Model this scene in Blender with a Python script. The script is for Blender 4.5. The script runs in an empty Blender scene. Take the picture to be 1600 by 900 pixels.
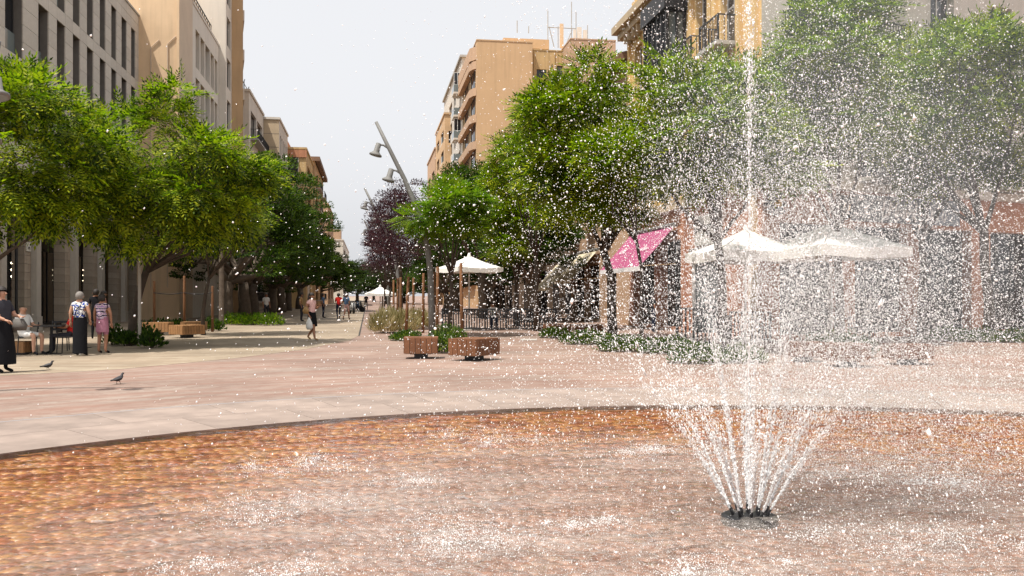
import bpy, bmesh, math, random
import numpy as np
from mathutils import Vector, Matrix
R = math.radians
random.seed(7); RNG = np.random.default_rng(11)
sc = bpy.context.scene
COL = sc.collection

# ------------------------------------------------------------------ camera, sky, sun, exposure
F, HZ, CH = 1400.0, 462.0, 1.5          # focal length in photo pixels, horizon row, eye height
cam = bpy.data.cameras.new('camera'); camo = bpy.data.objects.new('camera', cam); COL.objects.link(camo)
camo.location = (0, 0, CH); camo.rotation_euler = (R(90), 0, 0)
cam.sensor_width = 36; cam.lens = F / 1600 * 36; cam.shift_y = (HZ - 450) / 1600
cam.clip_start = 0.05; cam.clip_end = 5000
sc.camera = camo
SUN_EL = R(66); SUN_H = Vector((-0.68, -0.73, 0)).normalized()
SUN_DIR = Vector((SUN_H.x * math.cos(SUN_EL), SUN_H.y * math.cos(SUN_EL), math.sin(SUN_EL)))
w = bpy.data.worlds.new('World'); sc.world = w; w.use_nodes = True
nt = w.node_tree; nt.nodes.clear()
sky = nt.nodes.new('ShaderNodeTexSky'); sky.sky_type = 'NISHITA'; sky.sun_disc = False
sky.sun_elevation = SUN_EL; sky.sun_rotation = math.atan2(SUN_H.x, SUN_H.y)
sky.air_density = 1.0; sky.dust_density = 6.0; sky.ozone_density = 1.0
hs = nt.nodes.new('ShaderNodeHueSaturation'); hs.inputs['Saturation'].default_value = 0.10
mixw = nt.nodes.new('ShaderNodeMix'); mixw.data_type = 'RGBA'; mixw.inputs[0].default_value = 0.62
mixw.inputs[7].default_value = (5.75, 5.82, 6.05, 1)      # hazy white veil over the whole sky
bg = nt.nodes.new('ShaderNodeBackground'); bg.inputs[1].default_value = 0.136
wo = nt.nodes.new('ShaderNodeOutputWorld')
nt.links.new(sky.outputs[0], hs.inputs['Color']); nt.links.new(hs.outputs[0], mixw.inputs[6])
nt.links.new(mixw.outputs[2], bg.inputs[0]); nt.links.new(bg.outputs[0], wo.inputs[0])
sl = bpy.data.lights.new('sun', 'SUN'); sl.energy = 4.3; sl.angle = R(0.8); sl.color = (1.0, 0.95, 0.87)
so = bpy.data.objects.new('sun', sl); COL.objects.link(so)
so.rotation_euler = SUN_DIR.to_track_quat('Z', 'Y').to_euler()
sc.view_settings.view_transform = 'Standard'; sc.view_settings.look = 'None'
sc.view_settings.exposure = 0.45; sc.view_settings.gamma = 1.0; sc.view_settings.use_curve_mapping = False
sc.cycles.max_bounces = 6; sc.cycles.diffuse_bounces = 3; sc.cycles.glossy_bounces = 3
sc.cycles.transparent_max_bounces = 48; sc.cycles.transmission_bounces = 3
sc.cycles.caustics_reflective = False; sc.cycles.caustics_refractive = False

# ------------------------------------------------------------------ frames of reference
TH = math.atan(225 / F)                  # the street runs to the left of the view axis
U = Vector((-math.sin(TH), math.cos(TH), 0)); RV = Vector((math.cos(TH), math.sin(TH), 0))
def W(v, s, z=0.0): return RV * v + U * s + Vector((0, 0, z))
def sv(px, v):                           # distance along the street where the line at offset v meets column px
    k = (px - 800) / F
    return v * (math.cos(TH) - k * math.sin(TH)) / (math.sin(TH) + k * math.cos(TH))
def P(px, py, d): return Vector(((px - 800) / F * d, d, CH - (py - HZ) / F * d))
def G(px, d): return Vector(((px - 800) / F * d, d, 0))

# ------------------------------------------------------------------ materials
MATS = {}
def nodes(name):
    m = bpy.data.materials.new(name); m.use_nodes = True; n = m.node_tree; n.nodes.clear()
    out = n.nodes.new('ShaderNodeOutputMaterial'); return m, n, out
def mat(name, col, rough=0.8, var=0.15, scale=3.0, bump=0.0, bscale=40.0, metal=0.0, rnd=0.0, spec=0.4, stain=0.0, coord='Object'):
    if name in MATS: return MATS[name]
    m, n, out = nodes(name)
    b = n.nodes.new('ShaderNodeBsdfPrincipled'); n.links.new(b.outputs[0], out.inputs[0])
    b.inputs['Roughness'].default_value = rough; b.inputs['Metallic'].default_value = metal
    b.inputs['Specular IOR Level'].default_value = spec
    tc = n.nodes.new('ShaderNodeTexCoord')
    ns = n.nodes.new('ShaderNodeTexNoise'); ns.inputs['Scale'].default_value = scale; ns.inputs['Detail'].default_value = 6
    ns.inputs['Roughness'].default_value = 0.65
    n.links.new(tc.outputs[coord], ns.inputs['Vector'])
    mr = n.nodes.new('ShaderNodeMapRange'); mr.inputs[1].default_value = 0.25; mr.inputs[2].default_value = 0.75
    mr.inputs[3].default_value = 1 - var; mr.inputs[4].default_value = 1 + var
    n.links.new(ns.outputs[0], mr.inputs[0])
    fac = mr.outputs[0]
    if stain > 0:                         # rain streaks and grime: noise stretched down the wall
        mp = n.nodes.new('ShaderNodeMapping'); mp.inputs['Scale'].default_value = (1.6, 1.6, 0.12)
        n.links.new(tc.outputs[coord], mp.inputs[0])
        n2 = n.nodes.new('ShaderNodeTexNoise'); n2.inputs['Scale'].default_value = 1.5; n2.inputs['Detail'].default_value = 8
        n.links.new(mp.outputs[0], n2.inputs['Vector'])
        m2 = n.nodes.new('ShaderNodeMapRange'); m2.inputs[1].default_value = 0.5; m2.inputs[2].default_value = 0.78
        m2.inputs[3].default_value = 1; m2.inputs[4].default_value = 1 - stain
        n.links.new(n2.outputs[0], m2.inputs[0])
        mu = n.nodes.new('ShaderNodeMath'); mu.operation = 'MULTIPLY'; n.links.new(fac, mu.inputs[0]); n.links.new(m2.outputs[0], mu.inputs[1]); fac = mu.outputs[0]
    if rnd > 0:
        oi = n.nodes.new('ShaderNodeObjectInfo'); m3 = n.nodes.new('ShaderNodeMapRange')
        m3.inputs[3].default_value = 1 - rnd; m3.inputs[4].default_value = 1 + rnd
        n.links.new(oi.outputs['Random'], m3.inputs[0])
        mu = n.nodes.new('ShaderNodeMath'); mu.operation = 'MULTIPLY'; n.links.new(fac, mu.inputs[0]); n.links.new(m3.outputs[0], mu.inputs[1]); fac = mu.outputs[0]
    vm = n.nodes.new('ShaderNodeVectorMath'); vm.operation = 'SCALE'; vm.inputs[0].default_value = col[:3]
    n.links.new(fac, vm.inputs['Scale']); n.links.new(vm.outputs[0], b.inputs['Base Color'])
    if bump > 0:
        nb = n.nodes.new('ShaderNodeTexNoise'); nb.inputs['Scale'].default_value = bscale; nb.inputs['Detail'].default_value = 4
        n.links.new(tc.outputs[coord], nb.inputs['Vector'])
        bp = n.nodes.new('ShaderNodeBump'); bp.inputs['Strength'].default_value = bump; bp.inputs['Distance'].default_value = 0.02
        n.links.new(nb.outputs[0], bp.inputs['Height']); n.links.new(bp.outputs[0], b.inputs['Normal'])
    MATS[name] = m; return m
def ramp(n, stops):
    r = n.nodes.new('ShaderNodeValToRGB'); e = r.color_ramp.elements
    e[0].position, e[0].color = stops[0][0], (*stops[0][1], 1); e[1].position, e[1].color = stops[-1][0], (*stops[-1][1], 1)
    for p, c in stops[1:-1]:
        k = e.new(p); k.color = (*c, 1)
    return r
def leafmat(name, stops, trans=0.4, rough=0.5, tcol=None, gain=1.6):
    m, n, out = nodes(name)
    geo = n.nodes.new('ShaderNodeNewGeometry'); tc = n.nodes.new('ShaderNodeTexCoord')
    ns = n.nodes.new('ShaderNodeTexNoise'); ns.inputs['Scale'].default_value = 0.9; ns.inputs['Detail'].default_value = 2
    n.links.new(tc.outputs['Object'], ns.inputs['Vector'])
    mx = n.nodes.new('ShaderNodeMix'); mx.inputs[0].default_value = 0.45
    n.links.new(ns.outputs[0], mx.inputs[2]); n.links.new(geo.outputs['Random Per Island'], mx.inputs[3])
    r = ramp(n, stops); n.links.new(mx.outputs[0], r.inputs[0])
    d = n.nodes.new('ShaderNodeBsdfPrincipled'); d.inputs['Roughness'].default_value = rough; d.inputs['Specular IOR Level'].default_value = 0.22
    n.links.new(r.outputs[0], d.inputs['Base Color'])
    t = n.nodes.new('ShaderNodeBsdfTranslucent')
    vm = n.nodes.new('ShaderNodeVectorMath'); vm.operation = 'MULTIPLY'; vm.inputs[1].default_value = tcol or (gain * 1.25, gain * 1.2, gain * 0.5)
    n.links.new(r.outputs[0], vm.inputs[0]); n.links.new(vm.outputs[0], t.inputs[0])
    ms = n.nodes.new('ShaderNodeMixShader'); ms.inputs[0].default_value = trans
    n.links.new(d.outputs[0], ms.inputs[1]); n.links.new(t.outputs[0], ms.inputs[2]); n.links.new(ms.outputs[0], out.inputs[0])
    return m
def glassmat(name, col, rough=0.06):
    m, n, out = nodes(name); b = n.nodes.new('ShaderNodeBsdfPrincipled'); n.links.new(b.outputs[0], out.inputs[0])
    b.inputs['Base Color'].default_value = (*col, 1); b.inputs['Roughness'].default_value = rough; b.inputs['Specular IOR Level'].default_value = 0.5
    tc = n.nodes.new('ShaderNodeTexCoord'); ns = n.nodes.new('ShaderNodeTexNoise'); ns.inputs['Scale'].default_value = 1.3
    n.links.new(tc.outputs['Object'], ns.inputs['Vector'])
    bp = n.nodes.new('ShaderNodeBump'); bp.inputs['Strength'].default_value = 0.06; bp.inputs['Distance'].default_value = 0.05
    n.links.new(ns.outputs[0], bp.inputs['Height']); n.links.new(bp.outputs[0], b.inputs['Normal'])
    return m
M = {}
M['panel'] = mat('stone_panel', (0.55, 0.50, 0.435), 0.75, 0.10, 6, 0.15, 60, rnd=0.07, stain=0.12)
M['joint'] = mat('joint_backing', (0.16, 0.145, 0.13), 0.9)
M['tan'] = mat('tan_render', (0.68, 0.49, 0.31), 0.9, 0.10, 0.5, 0.2, 30, stain=0.22)
M['tanbrick'] = mat('tan_brick_wall', (0.58, 0.46, 0.345), 0.9, 0.10, 0.6, 0.2, 30)
M['white_render'] = mat('white_render', (0.66, 0.60, 0.52), 0.9, 0.07, 0.7, 0.1, 30, stain=0.15)
M['orange'] = mat('orange_render', (0.55, 0.365, 0.205), 0.9, 0.08, 0.4, 0.15, 30, stain=0.16)
M['orange2'] = mat('yellow_orange_render', (0.52, 0.36, 0.175), 0.9, 0.12, 0.5, 0.15, 30, stain=0.30)
M['peach'] = mat('peach_render', (0.47, 0.31, 0.20), 0.9, 0.08, 0.4, 0.15, 30, stain=0.2)
M['beige'] = mat('beige_stone', (0.46, 0.36, 0.24), 0.85, 0.10, 0.8, 0.1, 30, stain=0.15)
M['pale'] = mat('pale_render', (0.58, 0.53, 0.46), 0.9, 0.08, 0.6, 0.1, 30, stain=0.2)
M['yellow'] = mat('yellow_render', (0.66, 0.45, 0.20), 0.88, 0.10, 0.7, 0.15, 30, stain=0.2)
M['terra'] = mat('terracotta_render', (0.44, 0.20, 0.11), 0.85, 0.14, 1.5, 0.15, 30, stain=0.2)
M['shade_umber'] = mat('shade_umber_render', (0.17, 0.115, 0.08), 0.9, 0.15, 1, 0.2, 30, stain=0.2)  # dark brown puts the shade behind the terrace into the shop row walls
M['concrete'] = mat('grey_concrete', (0.40, 0.38, 0.35), 0.9, 0.12, 2, 0.2, 40)
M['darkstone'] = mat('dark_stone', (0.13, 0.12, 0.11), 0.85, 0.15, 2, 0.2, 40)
M['block'] = mat('limestone_block', (0.34, 0.28, 0.22), 0.88, 0.14, 5, 0.25, 50, rnd=0.12)
M['smooth'] = mat('smooth_column_stone', (0.42, 0.38, 0.33), 0.8, 0.08, 3, 0.1, 50)
M['tile'] = mat('roof_tile', (0.20, 0.12, 0.08), 0.85, 0.2, 6, 0.2, 30, rnd=0.15)
M['frame_dark'] = mat('dark_frame', (0.035, 0.033, 0.032), 0.5)
M['frame_white'] = mat('white_frame', (0.62, 0.61, 0.58), 0.5, 0.06)
M['shutter'] = mat('roller_shutter', (0.60, 0.57, 0.52), 0.7, 0.06, rnd=0.12)
M['cream_shutter'] = mat('ochre_shutter', (0.42, 0.30, 0.15), 0.8, 0.08, rnd=0.1)
M['glass'] = glassmat('window_glass', (0.018, 0.02, 0.024))
M['glass_pale'] = glassmat('balcony_glass', (0.17, 0.20, 0.20), 0.12)
M['iron'] = mat('wrought_iron', (0.02, 0.02, 0.02), 0.5)
M['lamp'] = mat('galvanised_lamp_post', (0.17, 0.165, 0.155), 0.6, 0.12, 8, metal=0.0, spec=0.3)
M['wood'] = mat('bench_wood', (0.165, 0.068, 0.03), 0.6, 0.4, 9, 0.25, 50, rnd=0.14)
M['wood_light'] = mat('light_bench_wood', (0.30, 0.155, 0.065), 0.6, 0.32, 9, 0.25, 50, rnd=0.12)
M['stake'] = mat('timber_stake', (0.18, 0.082, 0.034), 0.75, 0.25, 8, 0.25, 40, rnd=0.15)
M['bark'] = mat('tree_bark', (0.075, 0.055, 0.042), 0.95, 0.35, 7, 0.8, 25)
M['bark_pale'] = mat('pale_bark', (0.13, 0.10, 0.075), 0.95, 0.35, 5, 0.8, 20)
M['canvas'] = mat('white_canvas', (0.78, 0.76, 0.71), 0.85, 0.04, 3)
M['cream_canvas'] = mat('cream_canvas', (0.62, 0.54, 0.38), 0.85, 0.06, 3)
M['pink'] = mat('magenta_canvas', (0.33, 0.07, 0.155), 0.85, 0.08, 3)
M['white_paint'] = mat('white_print', (0.78, 0.76, 0.76), 0.7, 0.03)
M['black_metal'] = mat('black_metal', (0.02, 0.02, 0.022), 0.45)
M['soil'] = mat('soil', (0.07, 0.05, 0.035), 0.95, 0.3, 8, 0.6, 30)
M['skin'] = mat('skin', (0.46, 0.255, 0.17), 0.55, 0.06, 12)
M['skin_tan'] = mat('tanned_skin', (0.33, 0.16, 0.095), 0.55, 0.06, 12)
M['hair_grey'] = mat('grey_hair', (0.20, 0.18, 0.165), 0.7, 0.2, 60, 0.4, 120)
M['hair_dark'] = mat('dark_hair', (0.02, 0.014, 0.011), 0.6, 0.2, 60, 0.4, 120)
M['cloth_black'] = mat('black_cloth', (0.012, 0.012, 0.014), 0.9, 0.1, 6, 0.3, 14, spec=0.08)
M['cloth_grey'] = mat('charcoal_cloth', (0.045, 0.045, 0.055), 0.9, 0.15, 6, 0.3, 14, spec=0.08)
M['cloth_white'] = mat('white_cloth', (0.70, 0.69, 0.66), 0.9, 0.06, 6, 0.3, 14)
M['cloth_red'] = mat('red_cloth', (0.50, 0.025, 0.02), 0.9, 0.1, 6, 0.3, 14, spec=0.08)
M['cloth_pink'] = mat('pale_pink_cloth', (0.72, 0.45, 0.42), 0.9, 0.06, 6, 0.3, 14)
M['cloth_mauve'] = mat('mauve_cloth', (0.36, 0.16, 0.22), 0.9, 0.06, 6, 0.3, 14, spec=0.08)
M['cloth_navy'] = mat('navy_cloth', (0.02, 0.025, 0.05), 0.9, 0.1, 6, 0.3, 14, spec=0.08)
M['cloth_blue'] = mat('dull_blue_cloth', (0.10, 0.16, 0.26), 0.9, 0.1, 6, 0.3, 14, spec=0.08)
M['leather'] = mat('tan_leather', (0.30, 0.18, 0.07), 0.6)
M['bag_grey'] = mat('grey_bag', (0.10, 0.09, 0.08), 0.7, bump=0.3)
M['feather'] = mat('pigeon_feathers', (0.035, 0.032, 0.036), 0.6, 0.4, 18)
M['beak'] = mat('pigeon_beak', (0.12, 0.07, 0.05), 0.6)
M['plaque'] = mat('white_plaque', (0.6, 0.58, 0.52), 0.5, 0.04)
M['sign_grey'] = mat('grey_sign_board', (0.50, 0.48, 0.45), 0.7, 0.06)
M['sign_blue'] = mat('blue_grey_fascia', (0.22, 0.25, 0.29), 0.7, 0.06)
M['emblem'] = mat('yellow_emblem', (0.6, 0.33, 0.03), 0.6)
M['bulb'] = None
def emis(name, col, s):
    m, n, out = nodes(name); e = n.nodes.new('ShaderNodeEmission'); e.inputs[0].default_value = (*col, 1); e.inputs[1].default_value = s
    n.links.new(e.outputs[0], out.inputs[0]); return m
M['bulb'] = emis('lit_bulb', (1, 0.82, 0.55), 4.0)
M['leaf_tipu'] = leafmat('tipuana_leaves', [(0.27, (0.016, 0.034, 0.005)), (0.40, (0.055, 0.085, 0.007)), (0.49, (0.155, 0.210, 0.010)), (0.61, (0.32, 0.335, 0.014))], 0.30, tcol=(1.1, 1.75, .5))
M['leaf_light'] = leafmat('light_green_leaves', [(0.30, (0.05, 0.105, 0.008)), (0.5, (0.10, 0.18, 0.012)), (0.7, (0.18, 0.23, 0.016))], 0.48, tcol=(1.55, 1.75, .7))
M['leaf_ficus'] = leafmat('ficus_leaves', [(0.30, (0.012, 0.030, 0.004)), (0.50, (0.026, 0.060, 0.006)), (0.72, (0.075, 0.125, 0.009))], 0.3, 0.6)
M['leaf_plum'] = leafmat('plum_leaves', [(0.30, (0.022, 0.010, 0.014)), (0.55, (0.045, 0.018, 0.026)), (0.72, (0.085, 0.04, 0.045))], 0.25, 0.5, tcol=(1.8, 1.0, 1.1))
M['leaf_shrub'] = leafmat('shrub_leaves', [(0.30, (0.02, 0.05, 0.010)), (0.5, (0.06, 0.115, 0.02)), (0.7, (0.14, 0.19, 0.035))], 0.35)
M['leaf_dry'] = leafmat('dry_grass', [(0.30, (0.16, 0.16, 0.05)), (0.5, (0.36, 0.31, 0.15)), (0.7, (0.56, 0.48, 0.30))], 0.35, tcol=(1.2, 1.1, 0.9))
M['leaf_far'] = leafmat('far_foliage', [(0.30, (0.016, 0.032, 0.010)), (0.6, (0.035, 0.06, 0.016))], 0.25)

def printed(name, base, stops, scale, kind):          # printed summer fabrics
    m, n, out = nodes(name); b = n.nodes.new('ShaderNodeBsdfPrincipled'); b.inputs['Roughness'].default_value = 0.9
    n.links.new(b.outputs[0], out.inputs[0]); tc = n.nodes.new('ShaderNodeTexCoord')
    if kind == 'blot':
        t = n.nodes.new('ShaderNodeTexNoise'); t.inputs['Scale'].default_value = scale; t.inputs['Detail'].default_value = 0.5; t.inputs['Distortion'].default_value = 1.5
        n.links.new(tc.outputs['Object'], t.inputs['Vector'])
    else:
        t = n.nodes.new('ShaderNodeTexWave'); t.bands_direction = 'Z'; t.inputs['Scale'].default_value = scale; t.inputs['Distortion'].default_value = 3.5; t.inputs['Detail'].default_value = 1.5
        t.inputs['Detail Scale'].default_value = 3
        n.links.new(tc.outputs['Object'], t.inputs['Vector'])
    r = ramp(n, stops); r.color_ramp.interpolation = 'CONSTANT'
    n.links.new(t.outputs[0] if kind == 'blot' else t.outputs['Fac'], r.inputs[0]); n.links.new(r.outputs[0], b.inputs['Base Color'])
    return m
M['print_blue'] = printed('blue_white_print', None, [(0, (0.02, 0.05, 0.28)), (0.40, (0.02, 0.02, 0.03)), (0.46, (0.72, 0.71, 0.68)), (0.60, (0.02, 0.06, 0.30))], 9, 'blot')
M['print_stripe'] = printed('striped_print', None, [(0, (0.03, 0.025, 0.04)), (0.22, (0.45, 0.30, 0.52)), (0.5, (0.70, 0.62, 0.60)), (0.68, (0.55, 0.42, 0.06)), (0.8, (0.30, 0.18, 0.36))], 3.2, 'wave')

# ------------------------------------------------------------------ mesh builder
class MB:
    def __init__(s): s.v = []; s.f = []; s.m = []
    def add(s, vs, fs, mi=0):
        o = len(s.v); s.v += [tuple(x) for x in vs]; s.f += [tuple(i + o for i in f) for f in fs]; s.m += [mi] * len(fs); return s
    def box(s, c, d, rz=0.0, mi=0, taper=1.0, M4=None):
        x, y, z = d[0] / 2, d[1] / 2, d[2] / 2; vs = []
        for k in (-1, 1):
            t = taper if k > 0 else 1
            for a, b in ((-1, -1), (1, -1), (1, 1), (-1, 1)): vs.append(Vector((a * x * t, b * y * t, k * z)))
        m = Matrix.Rotation(rz, 3, 'Z') if M4 is None else M4
        vs = [m @ q + Vector(c) for q in vs]
        return s.add(vs, [(3, 2, 1, 0), (4, 5, 6, 7), (0, 1, 5, 4), (1, 2, 6, 5), (2, 3, 7, 6), (3, 0, 4, 7)], mi)
    def span(s, a, b, mi=0):
        a, b = Vector(a), Vector(b); return s.box((a + b) / 2, (abs(b.x - a.x), abs(b.y - a.y), abs(b.z - a.z)), mi=mi)
    def tube(s, pts, rad, n=8, mi=0, cap=True, flat=1.0):
        pts = [Vector(p) for p in pts]; k = len(pts)
        if not hasattr(rad, '__len__'): rad = [rad] * k
        vs = []; ref = None
        for i, p in enumerate(pts):
            t = (pts[min(i + 1, k - 1)] - pts[max(i - 1, 0)])
            if t.length < 1e-9: t = Vector((0, 0, 1))
            t.normalize()
            if ref is None: ref = Vector((1, 0, 0)) if abs(t.x) < 0.8 else Vector((0, 1, 0))
            a = (ref - t * ref.dot(t)).normalized(); b = t.cross(a); ref = a
            for j in range(n):
                an = 2 * math.pi * j / n; vs.append(p + a * (math.cos(an) * rad[i]) + b * (math.sin(an) * rad[i] * flat))
        fs = [(i * n + j, i * n + (j + 1) % n, (i + 1) * n + (j + 1) % n, (i + 1) * n + j) for i in range(k - 1) for j in range(n)]
        if cap: fs += [tuple(range(n - 1, -1, -1)), tuple(range((k - 1) * n, k * n))]
        return s.add(vs, fs, mi)
    def rings(s, rs, n=16, mi=0, cap=True):               # (cx, cy, z, rx, ry)
        vs = [(c[0] + math.cos(2 * math.pi * j / n) * c[3], c[1] + math.sin(2 * math.pi * j / n) * c[4], c[2]) for c in rs for j in range(n)]
        k = len(rs)
        fs = [(i * n + j, i * n + (j + 1) % n, (i + 1) * n + (j + 1) % n, (i + 1) * n + j) for i in range(k - 1) for j in range(n)]
        if cap: fs += [tuple(range(n - 1, -1, -1)), tuple(range((k - 1) * n, k * n))]
        return s.add(vs, fs, mi)
    def prism(s, poly, z0, z1, mi=0):
        n = len(poly); vs = [(x, y, z0) for x, y in poly] + [(x, y, z1) for x, y in poly]
        fs = [tuple(range(n - 1, -1, -1)), tuple(range(n, 2 * n))] + [(i, (i + 1) % n, n + (i + 1) % n, n + i) for i in range(n)]
        return s.add(vs, fs, mi)
    def mesh(s, name, mats, smooth=False):
        me = bpy.data.meshes.new(name); me.from_pydata(s.v, [], s.f)
        for m in (mats if isinstance(mats, (list, tuple)) else [mats]): me.materials.append(m)
        if any(s.m): me.polygons.foreach_set('material_index', s.m)
        if smooth: me.polygons.foreach_set('use_smooth', [True] * len(s.f))
        me.update(); return me
    def build(s, name, mats, parent=None, smooth=False, bevel=0.0, **kw):
        me = s.mesh(name, mats, smooth)
        if bevel > 0:
            bm = bmesh.new(); bm.from_mesh(me)
            bmesh.ops.bevel(bm, geom=bm.edges[:], offset=bevel, segments=1, affect='EDGES', profile=0.5); bm.to_mesh(me); bm.free()
        return ob(name, me, parent, **kw)
def ob(name, me, parent=None, loc=None, rz=None, rot=None, scale=None):
    o = bpy.data.objects.new(name, me); COL.objects.link(o)
    if parent is not None: o.parent = parent
    if loc is not None: o.location = loc
    if rz is not None: o.rotation_euler = (0, 0, rz)
    if rot is not None: o.rotation_euler = rot
    if scale is not None: o.scale = scale if hasattr(scale, '__len__') else (scale,) * 3
    return o
def tag(o, label, cat, group=None, kind=None):
    if label: o['label'] = label
    if cat: o['category'] = cat
    if group: o['group'] = group
    if kind: o['kind'] = kind
    return o
def thing(name, label, cat, loc=(0, 0, 0), rz=0.0, group=None, scale=None):
    return tag(ob(name, None, None, loc, rz, scale=scale), label, cat, group)
def npmesh(name, V, Fc, mats, smooth=False):
    V = np.asarray(V, np.float32); Fc = np.asarray(Fc, np.int32); k = Fc.shape[1]
    me = bpy.data.meshes.new(name); me.vertices.add(len(V)); me.vertices.foreach_set('co', V.ravel())
    me.loops.add(Fc.size); me.loops.foreach_set('vertex_index', Fc.ravel())
    me.polygons.add(len(Fc)); me.polygons.foreach_set('loop_start', np.arange(0, Fc.size, k, dtype=np.int32))
    if smooth: me.polygons.foreach_set('use_smooth', np.ones(len(Fc), bool))
    me.update(calc_edges=True)
    for m in (mats if isinstance(mats, (list, tuple)) else [mats]): me.materials.append(m)
    return me
def copy_tree(o, loc=None, rz=None, scale=None, label=None, parent=None):
    c = o.copy(); COL.objects.link(c)
    if parent is not None: c.parent = parent
    if loc is not None: c.location = loc
    if rz is not None: c.rotation_euler = (0, 0, rz)
    if scale is not None: c.scale = scale if hasattr(scale, '__len__') else (scale,) * 3
    if label: c['label'] = label
    for ch in [x for x in bpy.data.objects if x.parent == o]: copy_tree(ch, parent=c)
    return c

# ------------------------------------------------------------------ ground: plaza, pool basin, kerb ring
PC = Vector((2.77, 2.75, 0)); PR = 9.55; RING = 2.30
def node_math(n, op, a, b=None):
    m = n.nodes.new('ShaderNodeMath'); m.operation = op
    for i, x in enumerate((a, b)):
        if x is None: continue
        if isinstance(x, (int, float)): m.inputs[i].default_value = x
        else: n.links.new(x, m.inputs[i])
    return m.outputs[0]
def paving(name, cols, polar=True, rough=0.75, bw=0.22, bh=0.11, mort=(0.30, 0.24, 0.20), rowamp=0.5, stain=0.22):
    m, n, out = nodes(name); b = n.nodes.new('ShaderNodeBsdfPrincipled'); n.links.new(b.outputs[0], out.inputs[0])
    b.inputs['Roughness'].default_value = rough; b.inputs['Specular IOR Level'].default_value = 0.3
    tc = n.nodes.new('ShaderNodeTexCoord')
    sep = n.nodes.new('ShaderNodeSeparateXYZ'); n.links.new(tc.outputs['Object'], sep.inputs[0])
    x = node_math(n, 'SUBTRACT', sep.outputs[0], PC.x); y = node_math(n, 'SUBTRACT', sep.outputs[1], PC.y)
    cb = n.nodes.new('ShaderNodeCombineXYZ')
    if polar:
        r = node_math(n, 'SQRT', node_math(n, 'ADD', node_math(n, 'MULTIPLY', x, x), node_math(n, 'MULTIPLY', y, y)))
        a = node_math(n, 'MULTIPLY', node_math(n, 'ARCTAN2', x, y), 16.0)
        n.links.new(a, cb.inputs[0]); n.links.new(r, cb.inputs[1])
    else:
        n.links.new(x, cb.inputs[0]); n.links.new(y, cb.inputs[1])
    bt = n.nodes.new('ShaderNodeTexBrick'); bt.inputs['Scale'].default_value = 1; bt.inputs['Brick Width'].default_value = bw
    bt.inputs['Row Height'].default_value = bh; bt.inputs['Mortar Size'].default_value = 0.006; bt.inputs['Bias'].default_value = 0.0
    bt.inputs['Color1'].default_value = (*cols[0], 1); bt.inputs['Color2'].default_value = (*cols[1], 1); bt.inputs['Mortar'].default_value = (*mort, 1)
    n.links.new(cb.outputs[0], bt.inputs['Vector'])
    # tone drifts from course to course and in broad patches
    mp = n.nodes.new('ShaderNodeMapping'); mp.inputs['Scale'].default_value = (0.22, 3.2, 1); n.links.new(cb.outputs[0], mp.inputs[0])
    n1 = n.nodes.new('ShaderNodeTexNoise'); n1.inputs['Scale'].default_value = 1.0; n1.inputs['Detail'].default_value = 5; n.links.new(mp.outputs[0], n1.inputs['Vector'])
    n2 = n.nodes.new('ShaderNodeTexNoise'); n2.inputs['Scale'].default_value = 0.35; n2.inputs['Detail'].default_value = 6; n.links.new(tc.outputs['Object'], n2.inputs['Vector'])
    r1 = n.nodes.new('ShaderNodeMapRange'); r1.inputs[1].default_value = 0.38; r1.inputs[2].default_value = 0.64; n.links.new(n1.outputs[0], r1.inputs[0])
    mx = n.nodes.new('ShaderNodeMix'); mx.data_type = 'RGBA'; mx.inputs[7].default_value = (*cols[2], 1)
    n.links.new(node_math(n, 'MULTIPLY', r1.outputs[0], rowamp), mx.inputs[0]); n.links.new(bt.outputs[0], mx.inputs[6])
    r2 = n.nodes.new('ShaderNodeMapRange'); r2.inputs[1].default_value = 0.3; r2.inputs[2].default_value = 0.7; r2.inputs[3].default_value = 1 - stain; r2.inputs[4].default_value = 1.08
    n.links.new(n2.outputs[0], r2.inputs[0])
    n4 = n.nodes.new('ShaderNodeTexNoise'); n4.inputs['Scale'].default_value = 2.6; n4.inputs['Detail'].default_value = 7; n4.inputs['Roughness'].default_value = .7; n.links.new(tc.outputs['Object'], n4.inputs['Vector'])
    r4 = n.nodes.new('ShaderNodeMapRange'); r4.inputs[1].default_value = .58; r4.inputs[2].default_value = .72; r4.inputs[3].default_value = 1; r4.inputs[4].default_value = .72; n.links.new(n4.outputs[0], r4.inputs[0])
    vm = n.nodes.new('ShaderNodeVectorMath'); vm.operation = 'SCALE'; n.links.new(mx.outputs[2], vm.inputs[0]); n.links.new(node_math(n, 'MULTIPLY', r2.outputs[0], r4.outputs[0]), vm.inputs['Scale'])
    n.links.new(vm.outputs[0], b.inputs['Base Color'])
    bp = n.nodes.new('ShaderNodeBump'); bp.inputs['Strength'].default_value = 0.5; bp.inputs['Distance'].default_value = 0.006; bp.invert = True
    n.links.new(bt.outputs['Fac'], bp.inputs['Height']); n.links.new(bp.outputs[0], b.inputs['Normal'])
    return m
M['plaza'] = paving('red_brick_paving', [(0.25, 0.175, 0.142), (0.33, 0.265, 0.222), (0.255, 0.142, 0.106)], rowamp=0.8, stain=0.28)
M['pave'] = paving('beige_paving', [(0.30, 0.24, 0.17), (0.40, 0.33, 0.245), (0.27, 0.195, 0.135)], False, bw=0.4, bh=0.2, rowamp=.7, stain=0.3)
M['kerb'] = mat('grey_kerb_slab', (0.26, 0.202, 0.17), 0.8, 0.32, 1.5, 0.2, 60, rnd=0.07)
M['drain'] = mat('drain_slot', (0.05, 0.045, 0.04), 0.9)

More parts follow.
